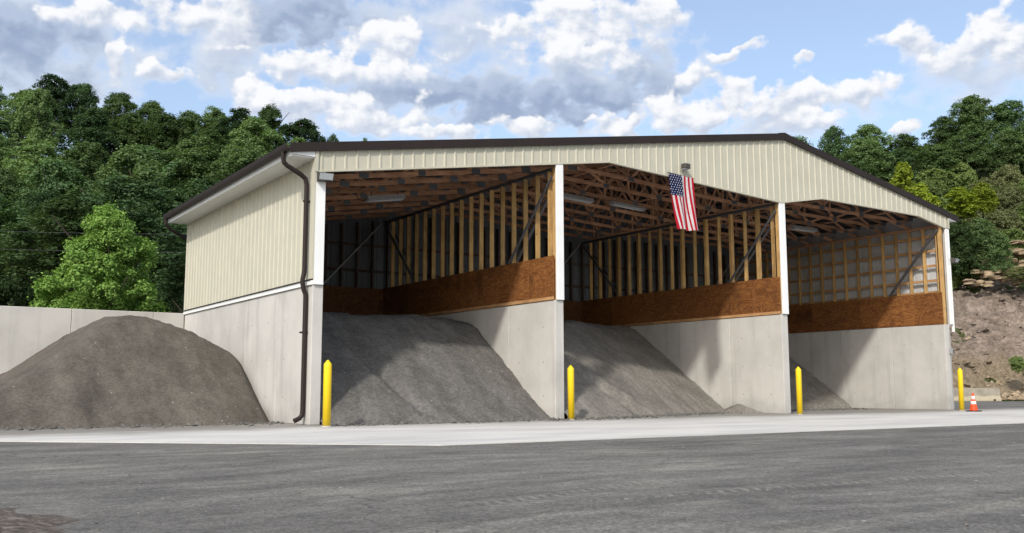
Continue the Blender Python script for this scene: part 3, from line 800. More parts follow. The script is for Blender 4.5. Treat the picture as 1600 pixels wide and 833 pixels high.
# ------------------------------------------------------------------ lamps, flag
def wall_pack(name, label, loc, rz, w_=0.36, h_=0.22, d_=0.24):
    t = thing(name, label, 'light', loc, 'outdoor flood lights on the shed', rz)
    b = MB(); b.prism([(-w_ / 2, 0, -h_ / 2), (-w_ / 2, 0, h_ / 2), (-w_ / 2, -d_, h_ * 0.28), (-w_ / 2, -d_ * 0.72, -h_ / 2)], (w_, 0, 0)); b.build('housing', 'bronze', t)
    q = MB(); q.hexa([(-w_ / 2 + .02, -d_ * 0.73, -h_ / 2 + .018), (w_ / 2 - .02, -d_ * 0.73, -h_ / 2 + .018), (w_ / 2 - .02, -d_ - 0.004, h_ * 0.22), (-w_ / 2 + .02, -d_ - 0.004, h_ * 0.22)],
                     [(-w_ / 2 + .02, -d_ * 0.73 - .012, -h_ / 2 + .02), (w_ / 2 - .02, -d_ * 0.73 - .012, -h_ / 2 + .02), (w_ / 2 - .02, -d_ - 0.018, h_ * 0.22), (-w_ / 2 + .02, -d_ - 0.018, h_ * 0.22)])
    q.build('lens', 'lens', t)
    MB().box(-0.06, 0.06, 0.0, 0.012, -0.06, 0.06).build('mounting_plate', 'bronze', t)
    return t
wall_pack('flood_light', 'pale-lensed flood light at the top of the left corner post beside the downspout', (0.18, -0.08, 5.77), -0.15)
wall_pack('flood_light', 'small grey flood light on the right-hand end of the shed front above the bare bank', (25.99, -0.07, 5.70), 0.25, 0.34, 0.2, 0.22)
t = thing('flood_light', 'small dark flood light mounted on the gable siding right above the hanging flag', 'light', (11.82, -0.07, 7.53), 'outdoor flood lights on the shed')
MB().cbox(-0.13, 0.11, -0.25, -0.06, -0.08, 0.08, 0.02).build('housing', 'bronze', t)
MB().box(-0.12, 0.08, -0.22, -0.09, -0.092, -0.081).build('lens', 'lens', t)
MB().tube([(-0.02, 0.02, -0.11), (-0.02, -0.12, -0.11), (-0.02, -0.14, -0.07)], 0.022, 8).build('bracket', 'galv', t)

def strip_light(label, x, y, z, ln=1.25, tilt=0.0, cable=False):
    t = thing('strip_light', label, 'light', (x, y, z), 'strip lights under the roof trusses'); t.rotation_euler = (0, -tilt, 0)
    MB().prism([(-ln / 2, -0.15, 0), (-ln / 2, 0.15, 0), (-ln / 2, 0.08, 0.13), (-ln / 2, -0.08, 0.13)], (ln, 0, 0)).build('housing', 'lampwhite', t)
    b = MB()
    for yy in (-0.045, 0.045): b.tube([(-ln / 2 + .04, yy, -0.022), (ln / 2 - .04, yy, -0.022)], 0.018, 8)
    b.build('tube', 'lampwhite', t, True)
    for s in (-1, 1): MB().box(-0.012 + s * ln * 0.36, 0.012 + s * ln * 0.36, -0.012, 0.012, 0.13, 0.24).build('hanger', 'steel', t)
    for i in range(5): MB().tube([(-ln * 0.36 + i * ln * 0.18, -0.118, 0.06), (-ln * 0.36 + i * ln * 0.18, -0.124, 0.058)], 0.012, 6).build('vent_hole', 'steel', t)
    if cable: MB().tube([(-ln / 2, 0, 0.03), (-ln / 2 - 0.12, 0, 0.01), (-ln / 2 - 0.26, 0, 0.07), (-ln / 2 - 0.32, 0, 0.26)], 0.012, 6).build('cable', 'rubber', t)
    return t
strip_light('white strip light with a loose cable under the left bay ceiling', 3.72, 3.85, 6.28, 1.2, 0.156, True)
strip_light('left one of the two strip lights in the middle bay, beside the white post', 10.75, 3.85, 7.06, 1.3, -0.05)
strip_light('strip light in the middle bay nearer to the flag', 13.0, 3.85, 7.04, 1.45, -0.05)
strip_light('strip light in the right bay just past the second white post', 22.3, 3.9, 7.10, 1.4)

# the flag hangs by its short edge: canton upper left, stripes running down
FW_, FH = 1.06, 1.70
NX, NZ = 26, 28
flag = thing('national_flag', 'US flag of stars and stripes hanging vertically from the header of the middle bay', 'flag', (11.17, -0.14, 7.27))
def flag_pt(a, b):
    """a across 0..1, b down 0..1"""
    x = a * (FW_ - 0.16 * b) + 0.30 * b ** 1.5 - 0.035 * a * (1 - b)
    z = -FH * b * (1.0 - 0.01 * a) - 0.075 * a * (1 - b) * 0.6 + 0.012 * math.sin(a * 9) * b
    y = (0.045 * math.sin(a * 11 + b * 2.5) + 0.02 * math.sin(a * 23 - b * 3)) * (0.15 + b) - 0.04 * b
    return Vector((x, y, z))
b = MB(); vs = [flag_pt(i / NX, j / NZ) for j in range(NZ + 1) for i in range(NX + 1)]
fs = []; ms = []
for j in range(NZ):
    for i in range(NX):
        k = j * (NX + 1) + i; fs.append((k, k + NX + 1, k + NX + 2, k + 1))
        st = i // 2
        ms.append(2 if (i < 14 and j < 11) else (0 if st % 2 == 0 else 1))
b.v = [tuple(v) for v in vs]; b.f = fs; b.m = ms
cloth = b.build('cloth', ['flag_red', 'flag_white', 'flag_blue'], flag, True)
star = MB(); pts = []
for k in range(10):
    r = 0.027 if k % 2 == 0 else 0.011; a = math.pi / 2 + k * math.pi / 5; pts.append((r * math.sin(a), 0, r * math.cos(a)))
star.prism(pts, (0, -0.002, 0)); star_me = star.mesh('star', 'flag_white')
for c_ in range(9):                       # nine staggered columns across the canton's long side
    n_ = 6 if c_ % 2 == 0 else 5
    for r_ in range(n_):
        bb = (0.5 + c_) / 9 * (11 / NZ); aa = ((0.5 + r_) / 6 if n_ == 6 else (1 + r_) / 6) * (14 / NX)
        s_ = link('star', star_me, flag); s_.location = flag_pt(aa, bb) + Vector((0, -0.006, 0))
MB().tube([(-0.02, 0.03, 0.02), (FW_ + 0.02, 0.03, -0.05)], 0.012, 8).build('hanging_rod', 'steel', flag)

# ------------------------------------------------------------------ retaining wall on the left
rw = thing('retaining_wall', 'long pale concrete retaining wall behind the brown gravel pile', 'wall', (0, 0, 0))
xj = [-0.02, -0.99, -3.39, -5.8, -8.2, -10.6, -13.0]
for a, b_ in zip(xj, xj[1:]):
    MB().cbox(b_ + 0.006, a - 0.006, 10.8, 11.1, 0, 3.265, 0.012).build('concrete_panel', 'concrete', rw)
MB().box(-13.0, -0.03, 10.83, 11.07, 0, 3.23).build('concrete_core', 'concrete', rw)

# ------------------------------------------------------------------ piles
def smin(a, b, k=0.35):
    h = np.clip(0.5 + 0.5 * (b - a) / k, 0, 1); return b * (1 - h) + a * h - k * h * (1 - h)
def pile(name, label, x0, x1, y0, y1, fn, mat, step=0.065):
    nx = int((x1 - x0) / step); ny = int((y1 - y0) / step)
    X, Y = np.meshgrid(np.linspace(x0, x1, nx), np.linspace(y0, y1, ny), indexing='ij')
    Z = fn(X, Y)
    lump = np.clip(Z / 0.4, 0, 1)
    Z = Z + lump * (0.05 * fbm(X * 0.9, Y * 0.9) + 0.03 * fbm(X * 3, Y * 3, 3) + 0.022 * fbm(X * 9, Y * 9, 2, 0.7)) + 0.03 * fbm(X * 5, Y * 5, 3)
    toe = np.exp(-((Z - 0.12) / 0.14) ** 2) * np.clip(fbm(X * 0.8 + 3, Y * 0.8, 2) * 3, 0, 1)
    Z = Z + toe * 0.16 * np.abs(fbm(X * 6 + Y * 3, Y * 7, 2)) * (Z > 0)
    o = grid_mesh(name, X, Y, np.maximum(Z, -0.04), mat, keep=Z > -0.035)
    return tag(o, label, 'gravel pile', 'gravel piles at the shed')
def pile_left(X, Y):
    yt = np.interp(X, [-9, -6, -3.6, -1.2, -0.3, 0.0], [1.9, 1.55, 1.42, 1.5, 1.95, 2.62])
    front = 0.62 * (Y - yt)
    front = front + 0.10 * np.exp(-((X + 4.6) / 0.35) ** 2) * np.exp(-((Y - 2.4) / 0.9) ** 2) - 0.10 * np.exp(-((X + 3.7 + 0.12 * (Y - 2)) / 0.22) ** 2) * np.clip((Y - 1.5) / 1, 0, 1) * np.clip((5 - Y) / 2, 0, 1)
    crest = np.interp(X, [-8.2, -5.75, -4.9, -4.2, -3.6, -3.0, -2.4, -1.9, -1.3, -0.25, 0.1], [-0.35, 0.90, 1.44, 2.00, 2.48, 2.82, 2.86, 2.70, 2.42, 1.84, 1.64])
    back = 2.9 - np.clip(Y - 8.5, 0, 9) * 0.25
    toe = 0.14 * np.exp(-((X + 4.75) / 0.55) ** 2 - ((Y - 1.75) / 0.45) ** 2) + 0.2 * np.exp(-((X + 1.5) / 0.9) ** 2 - ((Y - 2.0) / 0.7) ** 2)
    return smin(smin(front, crest, 0.36), back, 0.2) + toe
pile('gravel_pile', 'big brown-grey grit pile in the open corner left of the shed', -8.6, 0.0, 0.9, 10.82, pile_left, 'pile_brown')
def pile_one(X, Y):
    yt = np.interp(X, [0.2, 0.7, 2, 5, 6.6, 7.0], [-0.1, -0.32, -0.34, -0.22, 0.0, 0.12])
    d = Y - yt
    front = np.where(d < 0.7, 0.5 * d, 0.35 + 0.72 * (d - 0.7))
    front = front - 0.16 * np.exp(-((X - 2.35 - 0.40 * (2.2 - Y)) / 0.16) ** 2) * np.clip(d, 0, 1) + 0.1 * np.clip((2.35 + 0.4 * (2.2 - Y)) - X, 0, 1) * np.clip(d, 0, 1)
    crest = 2.98 + 0.06 * np.sin(X * 1.4) - 0.05 * np.clip(X - 5, 0, 3)
    return smin(front, crest + 0 * Y, 0.3)
pile('gravel_pile', 'dark grey grit pile filling the left bay from wall to wall', 0.26, 6.98, -0.8, 9.5, pile_one, 'pile_grey')
def pile_two(X, Y):
    yt = np.interp(X, [7.2, 9, 12, 16.2], [-0.25, 0.2, 1.22, 2.5])
    d = Y - yt
    front = 0.66 * d - 0.10 * np.exp(-((X - 9.6 - 0.75 * (2.5 - Y)) / 0.25) ** 2) + 0.10 * np.exp(-((X - 10.3 - 0.75 * (2.5 - Y)) / 0.3) ** 2)
    crest = 2.98 + 0.26 * np.exp(-((X - 12.6) / 0.9) ** 2 - ((Y - 6.1) / 1.2) ** 2) + 0.15 * np.clip(Y - 6, 0, 2)
    berm = 0.30 - 0.28 * np.abs(Y - 1.9) - 0.45 * np.clip(16.0 - X, 0, 5)
    return np.maximum(smin(front, crest, 0.2), berm)
pile('gravel_pile', 'lighter grey stone pile sloping across the middle bay', 7.28, 16.16, -0.8, 10.5, pile_two, 'pile_pale')
def pile_three(X, Y):
    yt = np.interp(X, [16.4, 20, 23.5, 25.4], [4.7, 4.9, 4.9, 4.35])
    d = Y - yt
    front = np.where(d < 0, 0.17 * d, 0.16 + 0.68 * d)
    return smin(front - 0.04, 2.9 + 0 * Y, 0.3)
pile('gravel_pile', 'low dusty stone pile at the back of the right bay', 16.46, 25.34, 2.6, 10.5, pile_three, 'pile_pale')

# loose stones rolled off the toes
def stones(name, n, spot, mat, smin_, smax_):
    b = MB(); rs = random.Random(11)
    for i in range(n):
        x, y, z = spot(rs); r = smin_ + (smax_ - smin_) * rs.random() ** 3
        ring = []
        vs = [(x, y, z + r * 0.9)]
        for k in range(5):
            a = k * 1.2566 + rs.random(); q = r * rs.uniform(0.8, 1.3); vs.append((x + q * math.cos(a), y + q * math.sin(a), z + r * rs.uniform(-0.2, 0.4)))
        vs.append((x, y, z - r * 0.4))
        fs = [(0, 1 + k, 1 + (k + 1) % 5) for k in range(5)] + [(6, 1 + (k + 1) % 5, 1 + k) for k in range(5)]
        b.add(vs, fs)
    return b.build(name, mat, kind='stuff')
def spot_apron(rs):
    x = rs.uniform(-8, 24); yb = lerp(x, [(-8, 1.6), (-0.3, 1.7), (0, 2.3), (0.3, -0.3), (6.9, -0.1), (7.3, -0.3), (15.9, 2.4), (16.5, 3.0), (25, 3.5)])
    return x, yb - abs(rs.gauss(0, 0.45)) , 0.004
stones('loose_stones', 2600, spot_apron, 'pile_grey', 0.010, 0.075)
def spot_lot(rs): return rs.uniform(-12, 14), rs.uniform(-18, -8.6), -0.012
stones('loose_gravel', 700, spot_lot, 'pile_pale', 0.004, 0.018)

# ------------------------------------------------------------------ bollards, cone, barrier
def bollard(h, r=0.088):
    t = thing('bollard', None, 'bollard')
    MB().lathe([(r, 0.0), (r, h - 0.115), (r * 0.98, h - 0.10), (r * 0.93, h - 0.085), (r * 0.22, h - 0.006), (r * 0.05, h)], 28).build('sleeve', 'yellow', t, False)
    for f in t.children[0].data.polygons: f.use_smooth = len(f.vertices) == 4
    MB().lathe([(r + 0.022, 0.0), (r + 0.02, 0.012), (r + 0.004, 0.02)], 20).build('base_collar', 'concrete', t)
    return t
b0 = bollard(1.45)
blabels = ['yellow bollard at the left corner of the shed beside the downspout', 'yellow bollard in front of the first white dividing post',
           'yellow bollard in front of the second white dividing post', 'yellow bollard at the right end of the shed next to the traffic cone']
for i, (x, y, tilt) in enumerate([(-0.07, -1.15, 0.0), (7.08, -0.56, -0.006), (15.8, -0.89, -0.008), (24.47, -1.02, -0.012)]):
    o = b0 if i == 0 else copy_tree(b0)
    o.location = (x, y, 0); o.rotation_euler = (0, tilt, 0.4 * i); o.scale = (1, 1, (1, 0.99, 1.03, 1.065)[i])
    tag(o, blabels[i], 'bollard', 'yellow bollards along the shed front')

cone = thing('traffic_cone', 'orange traffic cone with two white bands beside the rightmost bollard', 'cone', (23.91, -1.8, 0), rz=0.3)
MB().cbox(-0.22, 0.22, -0.22, 0.22, 0.0, 0.035, 0.012).build('base', 'rubber', cone)
R_ = lambda z: 0.135 - (0.135 - 0.03) * (z - 0.035) / 0.61
MB().lathe([(0.155, 0.035), (R_(0.06), 0.055), (R_(0.63), 0.63), (0.022, 0.648), (0.006, 0.65)], 24).build('cone_body', 'orange', cone, True)
for z0, z1 in ((0.25, 0.36), (0.42, 0.54)):
    MB().lathe([(R_(z0) + 0.003, z0), (R_(z1) + 0.003, z1)], 24).build('reflective_band', 'reflect', cone, True)

def at(u, d, z=0.0):
    """place on the land: bearing u (in the photograph's pixel columns), d metres ahead of the camera"""
    fh = Vector((FW.x, FW.y, 0)).normalized(); rh = Vector((RT.x, RT.y, 0)).normalized()
    dep = d * 0.9919 + (z - CAM.z) * 0.127
    p = CAM + fh * d + rh * ((u - 800) / 1487.6 * dep)
    return Vector((p.x, p.y, z))
def height_at(v, d):
    """height that shows at picture row v at distance d"""
    a = math.atan((416.5 - v) / 1487.6) + 0.1275
    return CAM.z + d * math.tan(a)
pa = at(1440, 60); pb = at(1562, 60)
bar = thing('jersey_barrier', 'weathered concrete jersey barrier lying at the foot of the earth bank', 'barrier', (pa + pb) / 2)
dvec_ = (pb - pa); bar.rotation_euler = (0, 0, math.atan2(dvec_.y, dvec_.x) + 0.03)
L = dvec_.length / 2
pr = [(-0.30, 0), (-0.30, 0.08), (-0.16, 0.33), (-0.10, 0.82), (0.10, 0.82), (0.16, 0.33), (0.30, 0.08), (0.30, 0)]
MB().prism([(-L, y, z) for y, z in pr], (2 * L, 0, 0)).build('barrier_body', 'barrier', bar)
for s in (-1, 1): MB().box(s * L * 0.82 - 0.08, s * L * 0.82 + 0.08, -0.306, -0.25, 0.02, 0.12).build('lifting_slot', 'rubber', bar)

# ------------------------------------------------------------------ hills
def sky_left(u): return lerp(u, [(-200, 130), (0, 128), (75, 120), (120, 140), (150, 132), (230, 150), (290, 150), (330, 176), (400, 166), (440, 176), (480, 192), (505, 214), (545, 250), (640, 300), (760, 330)])
def sky_right(u): return lerp(u, [(1100, 380), (1200, 300), (1245, 205), (1290, 192), (1340, 180), (1400, 195), (1425, 215), (1450, 195), (1480, 168), (1520, 152), (1600, 158), (1800, 150)])
D0, D1 = 58.0, 130.0
def land(u, d):
    """height of the wooded land"""
    tl = min(1.0, max(0.0, (d - D0) / (D1 - D0)))
    zl = max(0.0, height_at(292 + (sky_left(u) - 292) * tl ** 0.92, min(max(d, D0), D1)) - 11.3) * smooth01((d - 50) / 8)
    if d > D1: zl *= max(0.3, 1 - (d - D1) / 120)
    zl *= smooth01((1000 - u) / 300)
    k = smooth01((u - 1230) / 230)
    zr = 0.0
    if u > 1050:
        zr = 7.9 * smooth01((d - 61) / 11) + max(0, min(d, 112) - 72) * (0.28 + 0.27 * k)
        zr *= smooth01((u - 1050) / 180)
    return max(zl, zr) - 0.06
us = np.concatenate([np.arange(-700, -100, 60), np.arange(-100, 700, 25), np.arange(700, 1200, 50), np.arange(1200, 1700, 20), np.arange(1700, 2600, 75)])
ds = np.concatenate([np.arange(50, 140, 2.5), np.array([145, 155, 170, 190, 220])])
X = np.zeros((len(us), len(ds))); Y = X.copy(); Z = X.copy()
for i, u in enumerate(us):
    for j, d in enumerate(ds):
        z = land(u, d); p = at(u, d, 0); X[i, j], Y[i, j], Z[i, j] = p.x, p.y, z
Z += 0.25 * fbm(X * 0.3, Y * 0.3) * np.clip((Z) / 2, 0, 1)
tag(grid_mesh('hillside', X[:, ::-1], Y[:, ::-1], Z[:, ::-1], 'forest_floor'), kind='structure')
# bare cut bank, rough, standing just in front of the hillside
us = np.arange(1380, 1860, 3.0); ds = np.linspace(60.6, 76, 130)
X = np.zeros((len(us), len(ds))); Y = X.copy(); Z = X.copy()
for i, u in enumerate(us):
    for j, d in enumerate(ds):
        p = at(u, d, 0); X[i, j], Y[i, j] = p.x, p.y; Z[i, j] = land(u, d) + 0.12
s_ = X * RT.x + Y * RT.y
ledge = np.abs(fbm(s_ * 0.12, Z * 0.9, 4)) * 0.7 + 0.5 * fbm(s_ * 0.5, Z * 1.2, 4) + 0.28 * fbm(X * 2.2, Y * 2.2, 3)
Z = Z + ledge * np.clip(Z / 1.2, 0, 1) * 1.25 + 0.12 * np.abs(fbm(X * 1.3 + 4, Z * 5.0, 4)) * np.clip(Z, 0, 1) + 0.05 * fbm(X * 3, Y * 3)
Z[:, -12:] -= np.linspace(0, 1.2, 12)
tag(grid_mesh('earth_bank', X[:, ::-1], Y[:, ::-1], Z[:, ::-1], 'bank'), kind='structure')


# ------------------------------------------------------------------ foliage meshes
def crown_mesh(name, seed, mat, nleaf, leaf, lobes=34, asp=1.0, shape=0.5, airy=0.0):
    """unit crown: radius 1 in x,y, height 0..1 (z): boughs carrying puffs carrying small leaf faces.
    asp = how much the crown gets stretched in z when placed, so that boughs and leaves keep their own proportions"""
    r = np.random.RandomState(seed)
    # boughs: spread evenly over the crown's outline, each a flattened cushion of leaf puffs with shade below it
    th = np.arange(lobes) * 2.39996 + r.rand(lobes) * 0.8; h = np.linspace(0.0, 1, lobes) + r.normal(size=lobes) * 0.04; h = h.clip(0, 1)
    t = 0.10 + 0.84 * h
    prof = np.sqrt(np.clip(1 - (2 * t - 0.86) ** 2 / 1.35, 0.02, 1)) * (1 - 0.45 * shape * h)
    rr = prof * np.where(r.rand(lobes) < 0.25, 0.15 + 0.3 * r.rand(lobes), 0.55 + 0.27 * r.rand(lobes))
    rr *= 1 - 0.7 * h ** 6
    c = np.stack([rr * np.cos(th), rr * np.sin(th), h * 0.74 + 0.12], 1)
    lr = (0.20 + 0.17 * r.rand(lobes)) * (1 - 0.2 * h)
    npf = 16
    pd = r.normal(size=(lobes, npf, 3)); pd[:, :, 2] += 0.75; pd[:, :, :2] += 0.6 * (c[:, None, :2] / (np.linalg.norm(c[:, :2], axis=1)[:, None, None] + 0.2))
    pd /= np.linalg.norm(pd, axis=2)[:, :, None]
    pc = (c[:, None, :] + pd * lr[:, None, None] * np.array([1, 1, 0.82 / asp]) * (0.8 + 0.4 * r.rand(lobes, npf, 1))).reshape(-1, 3)
    pdir = pd.reshape(-1, 3)
    pr = (lr[:, None] * (0.22 + 0.26 * r.rand(lobes, npf))).reshape(-1)
    wgt = pr ** 1.5; wgt /= wgt.sum()
    k = r.choice(len(pc), nleaf, p=wgt)
    g = r.normal(size=(nleaf, 3)); g /= np.linalg.norm(g, axis=1)[:, None]
    rad = pr[k][:, None] * (0.3 + 0.8 * r.rand(nleaf, 1) ** 0.7) * (1 + (0.18 + 0.3 * airy) * r.normal(size=(nleaf, 1)).clip(-1, 3))
    P = pc[k] + g * rad * np.array([1.15, 1.15, 0.8 / asp])
    nf = nleaf // 9
    q = r.normal(size=(nf, 3)); q /= np.linalg.norm(q, axis=1)[:, None]; q *= (r.rand(nf, 1) ** 0.5) * 0.5
    P[:nf] = q * np.array([1, 1, 0.6]) + np.array([0, 0, 0.45])
    n = g * 0.35 + pdir[k] * 0.35 + r.normal(size=(nleaf, 3)) * 0.38; n[:, 2] += 0.36; n /= np.linalg.norm(n, axis=1)[:, None]
    a = np.cross(n, r.normal(size=(nleaf, 3))); a /= np.linalg.norm(a, axis=1)[:, None]; b = np.cross(n, a)
    s = leaf * (0.55 + 0.8 * r.rand(nleaf))[:, None]
    bend = n * s * 0.25
    sq = np.array([1, 1, 0.7])
    s = s * np.array([1, 1, 1 / asp]); bend = n * s * 0.25
    V = np.stack([P - a * s * sq, P - b * s * 0.6 * sq + bend, P + a * s * sq, P + b * s * 0.6 * sq + bend], 1).reshape(-1, 3)
    F = np.arange(nleaf * 4).reshape(-1, 4)
    me = bpy.data.meshes.new(name); me.vertices.add(len(V)); me.vertices.foreach_set('co', V.ravel())
    me.loops.add(nleaf * 4); me.loops.foreach_set('vertex_index', F.ravel())
    me.polygons.add(nleaf); me.polygons.foreach_set('loop_start', np.arange(0, nleaf * 4, 4)); me.polygons.foreach_set('loop_total', np.full(nleaf, 4))
    me.materials.append(M[mat]); me.update(calc_edges=True); me.validate(); return me


def trunk_mesh(seed, limbs=7):
    """unit height trunk with limbs reaching into the crown (height 1, spread about 0.3)"""
    r = random.Random(seed); b = MB()
    pts = [(0.012 * r.uniform(-1, 1) * i, 0.012 * r.uniform(-1, 1) * i, i * 0.14) for i in range(7)]
    b.tube(pts, [0.026, 0.02, 0.017, 0.014, 0.011, 0.008, 0.004], 7)
    for k in range(limbs):
        i = 2 + k % 4; p = Vector(pts[i]); a = k * 2.4 + r.random(); q = 0.16 + 0.1 * r.random()
        e1 = p + Vector((math.cos(a) * q * 0.5, math.sin(a) * q * 0.5, 0.08)); e2 = p + Vector((math.cos(a) * q, math.sin(a) * q, 0.2))
        b.tube([p, e1, e2], [0.009, 0.006, 0.002], 5)
    return b.mesh('trunk', 'bark', True)


trunks = [trunk_mesh(s) for s in (1, 2, 3)]
KINDS = {}
for key, mat in (('dark', 'leaf_dark'), ('mid', 'leaf_mid')):
    KINDS[key] = [crown_mesh('crown', 20 + i + (50 if key == 'mid' else 0), mat, 24000, 0.036, 34 + 4 * i, 2.3, (0.3, 0.8, 0.5, 0.1)[i]) for i in range(4)]
KINDS['shrub'] = [crown_mesh('crown', 90 + i, 'leaf_shrub', 11000, 0.044, 26, 1.15, 0.2) for i in range(2)]
KINDS['olive'] = [crown_mesh('crown', 95 + i, 'leaf_olive', 11000, 0.042, 26, 1.15, 0.2) for i in range(2)]
KINDS['yellow'] = [crown_mesh('crown', 99 + i, 'leaf_yellow', 9000, 0.06, 30, 2.6, 0.6) for i in range(2)]
KINDS['bright'] = [crown_mesh('crown', 104, 'leaf_bright', 70000, 0.028, 46, 2.7, 0.22, 0.25)]


def tree(name, label, cat, loc, h, w_, kind, var, group=None, crown_from=0.22, rz=None, trunk=True):
    t = thing(name, label, cat, loc, group, rnd.uniform(0, 6.28) if rz is None else rz)
    if trunk:
        k = link('trunk', trunks[var % 3], t); k.scale = (h, h, h * 0.98)
    c = link('crown' if cat == 'tree' else 'foliage', KINDS[kind][var % len(KINDS[kind])], t)
    c.location = (0, 0, h * crown_from); c.scale = (w_ / 2, w_ / 2, h * (1 - crown_from))
    return t


# forest on the left hill
def where_left(u):
    if u < 45: return 'by the left edge of the view'
    if u < 110: return 'left of the bright young tree'
    if u < 215: return 'above the bright young tree'
    if u < 300: return 'above the back corner of the shed'
    if u < 400: return 'above the rear half of the eave'
    if u < 480: return 'above the front half of the eave'
    return 'behind the roof corner'
BANDS = ['in the front row', 'on the lower slope', 'on the middle slope', 'below the crest', 'on the crest']
TONE = {'dark': 'dark green', 'mid': 'mid green'}
CR = ['round', 'narrow', 'full', 'broad']
NR = 5
for i in range(NR):
    d = D0 + (D1 - D0) * (i / (NR - 1)) ** 1.05
    stepu = (4.6 if i == 0 else 4.3 if i == NR - 1 else 5.4) / d * 1487
    u = -95 + rnd.uniform(0, stepu)
    while u < (560 if i < NR - 1 else 520):
        dd = d + rnd.uniform(-3.5, 3.5)
        zb = land(u, dd); p = at(u, dd, zb)
        tt = (i / (NR - 1)) ** 0.92
        vt = 292 + (sky_left(u) - 292) * tt + rnd.uniform(-22, 22) * (1 if i < NR - 1 else 0.55)
        h = height_at(vt, dd) - zb + rnd.uniform(-1.0, 0.9)
        p2 = at(u, dd, zb + h * 0.7); p.x, p.y = p2.x, p2.y
        ht = h; h = min(13.5, max(8.5, h)) if i else h; zb += min(1.0, max(0.0, ht - h))
        kind = 'dark' if rnd.random() < 0.5 else 'mid'; var = rnd.randrange(4)
        w_ = rnd.uniform(6.6, 9.0) * (0.8 if var == 1 else 1)
        lab = '%s %s tree %s %s' % (TONE[kind], CR[var], BANDS[i], where_left(u))
        tree('forest_tree', lab, 'tree', (p.x, p.y, zb - 0.1), h, w_, kind, var, 'trees of the forest on the left hill', 0.45 if i == 0 else 0.3)
        u += stepu * rnd.uniform(0.75, 1.25)
for u, v, d, w_, lab in ((521, 206, 120, 3.6, 'small dark round tree standing alone behind the front left corner of the roof'), (569, 210, 124, 3.2, 'tiny pointed tree top poking over the roof edge right of the front corner')):
    zt = height_at(v, d); p = at(u, d, zt - 3); zb = land(u, d)
    tree('forest_tree', lab, 'tree', (p.x, p.y, zb - .1), zt - zb, w_, 'dark', 2 if u < 540 else 1, 'trees of the forest on the left hill', 0.35)
# dark understorey between the trunks at the forest's foot
for i in range(13):
    u = -90 + i * 48 + rnd.uniform(-10, 10); d = 69 + rnd.uniform(-1.5, 1.5); p = at(u, d, 0)
    tree('understorey_shrub', 'dark undergrowth clump under the forest %s%s' % (where_left(u), (', left one', ', right one', ', middle one')[i % 3]), 'shrub', (p.x, p.y, land(u, d) - 0.1), rnd.uniform(8, 10.5), rnd.uniform(4.5, 6), 'dark', i, 'undergrowth at the foot of the forest', 0.02, trunk=False)
# the bright young tree behind the retaining wall
p = at(160, 36.0, 4); tree('maple_tree', 'bright green full young tree right behind the concrete retaining wall', 'tree', (p.x, p.y, -0.05), height_at(302, 36), 4.4, 'bright', 0, None, 0.10, 2.4)

# right hand hill
def where_right(u):
    if u < 1330: return 'right of the roof ridge'
    if u < 1430: return 'behind the middle of the right roof slope'
    if u < 1530: return 'above the right end of the roof'
    return 'by the right edge of the view'
for i, (d, dv) in enumerate(((108, 0), (98, 38), (90, 78))):
    u = 1225 + rnd.uniform(0, 25)
    while u < 1700:
        if i == 2 and u > 1440: break
        zb = land(u, d); vt = sky_right(u) + dv + rnd.uniform(-8, 8); zt = height_at(vt, d)
        h = min(15, max(6.0, zt - zb)); p = at(u, d, zb + h * 0.7)
        kind = 'mid' if rnd.random() < 0.6 else 'dark'; var = rnd.choice((0, 2, 3))
        tree('hill_tree', '%s %s hillside tree, %s, %s' % (TONE[kind], CR[var], ('crest row', 'second row', 'front row')[i], where_right(u)), 'tree', (p.x, p.y, zt - h - 0.1), h, rnd.uniform(5.0, 7.2), kind, var, 'trees on the right hill', 0.15)
        u += rnd.uniform(42, 62)
# shrubs on the slope above the bank
n = 0
for d in (73.5, 76, 79, 82, 85, 88, 91.5, 95):
    u = 1400 + rnd.uniform(0, 20)
    while u < 1690:
        if d < 76 and u > 1520: break
        dd = d + rnd.uniform(-1.2, 1.2); zb = land(u, dd)
        kind = rnd.choice(('shrub', 'shrub', 'olive')); hh = rnd.uniform(1.7, 3.0)
        p = at(u, dd, zb + 1)
        row = 'lowest' if d < 75 else 'second lowest' if d < 78 else 'third lowest' if d < 81 else 'lower middle' if d < 84 else 'upper middle' if d < 87 else 'third highest' if d < 90 else 'second highest' if d < 93 else 'highest'
        spot = 'behind the roof edge' if u < 1450 else 'beside the roof end' if u < 1500 else 'above the dark bush' if u < 1550 else 'above the tan rocks' if u < 1595 else 'at the right edge'
        lab = '%s shrub in the %s tier of the right slope, %s' % ('fresh green' if kind == 'shrub' else 'olive green', row, spot)
        tree('slope_shrub', lab, 'shrub', (p.x, p.y, zb - 0.25), hh, rnd.uniform(3.2, 4.8), kind, n, 'shrubs on the slope above the bank', 0.0, trunk=False); n += 1
        u += rnd.uniform(34, 52)
for u, v, d, h, w_, lab in ((1412, 252, 70, 5.0, 3.0, 'tall yellow-green sapling rising behind the right roof slope'), (1440, 285, 70, 4.0, 3.0, 'yellow-green sapling lower down behind the roof edge'),
                            (1500, 292, 73, 3.0, 3.4, 'low yellow-green bush spreading beyond the right end of the roof'), (1535, 285, 74, 3.0, 2.4, 'small upright yellow-green bush right of the roof end')):
    zt = height_at(v, d); p = at(u, d, zt - h / 2)
    tree('sapling', lab, 'tree', (p.x, p.y, zt - h), h, w_, 'yellow', int(u) % 2, 'yellow-green saplings by the right end of the roof', 0.05)
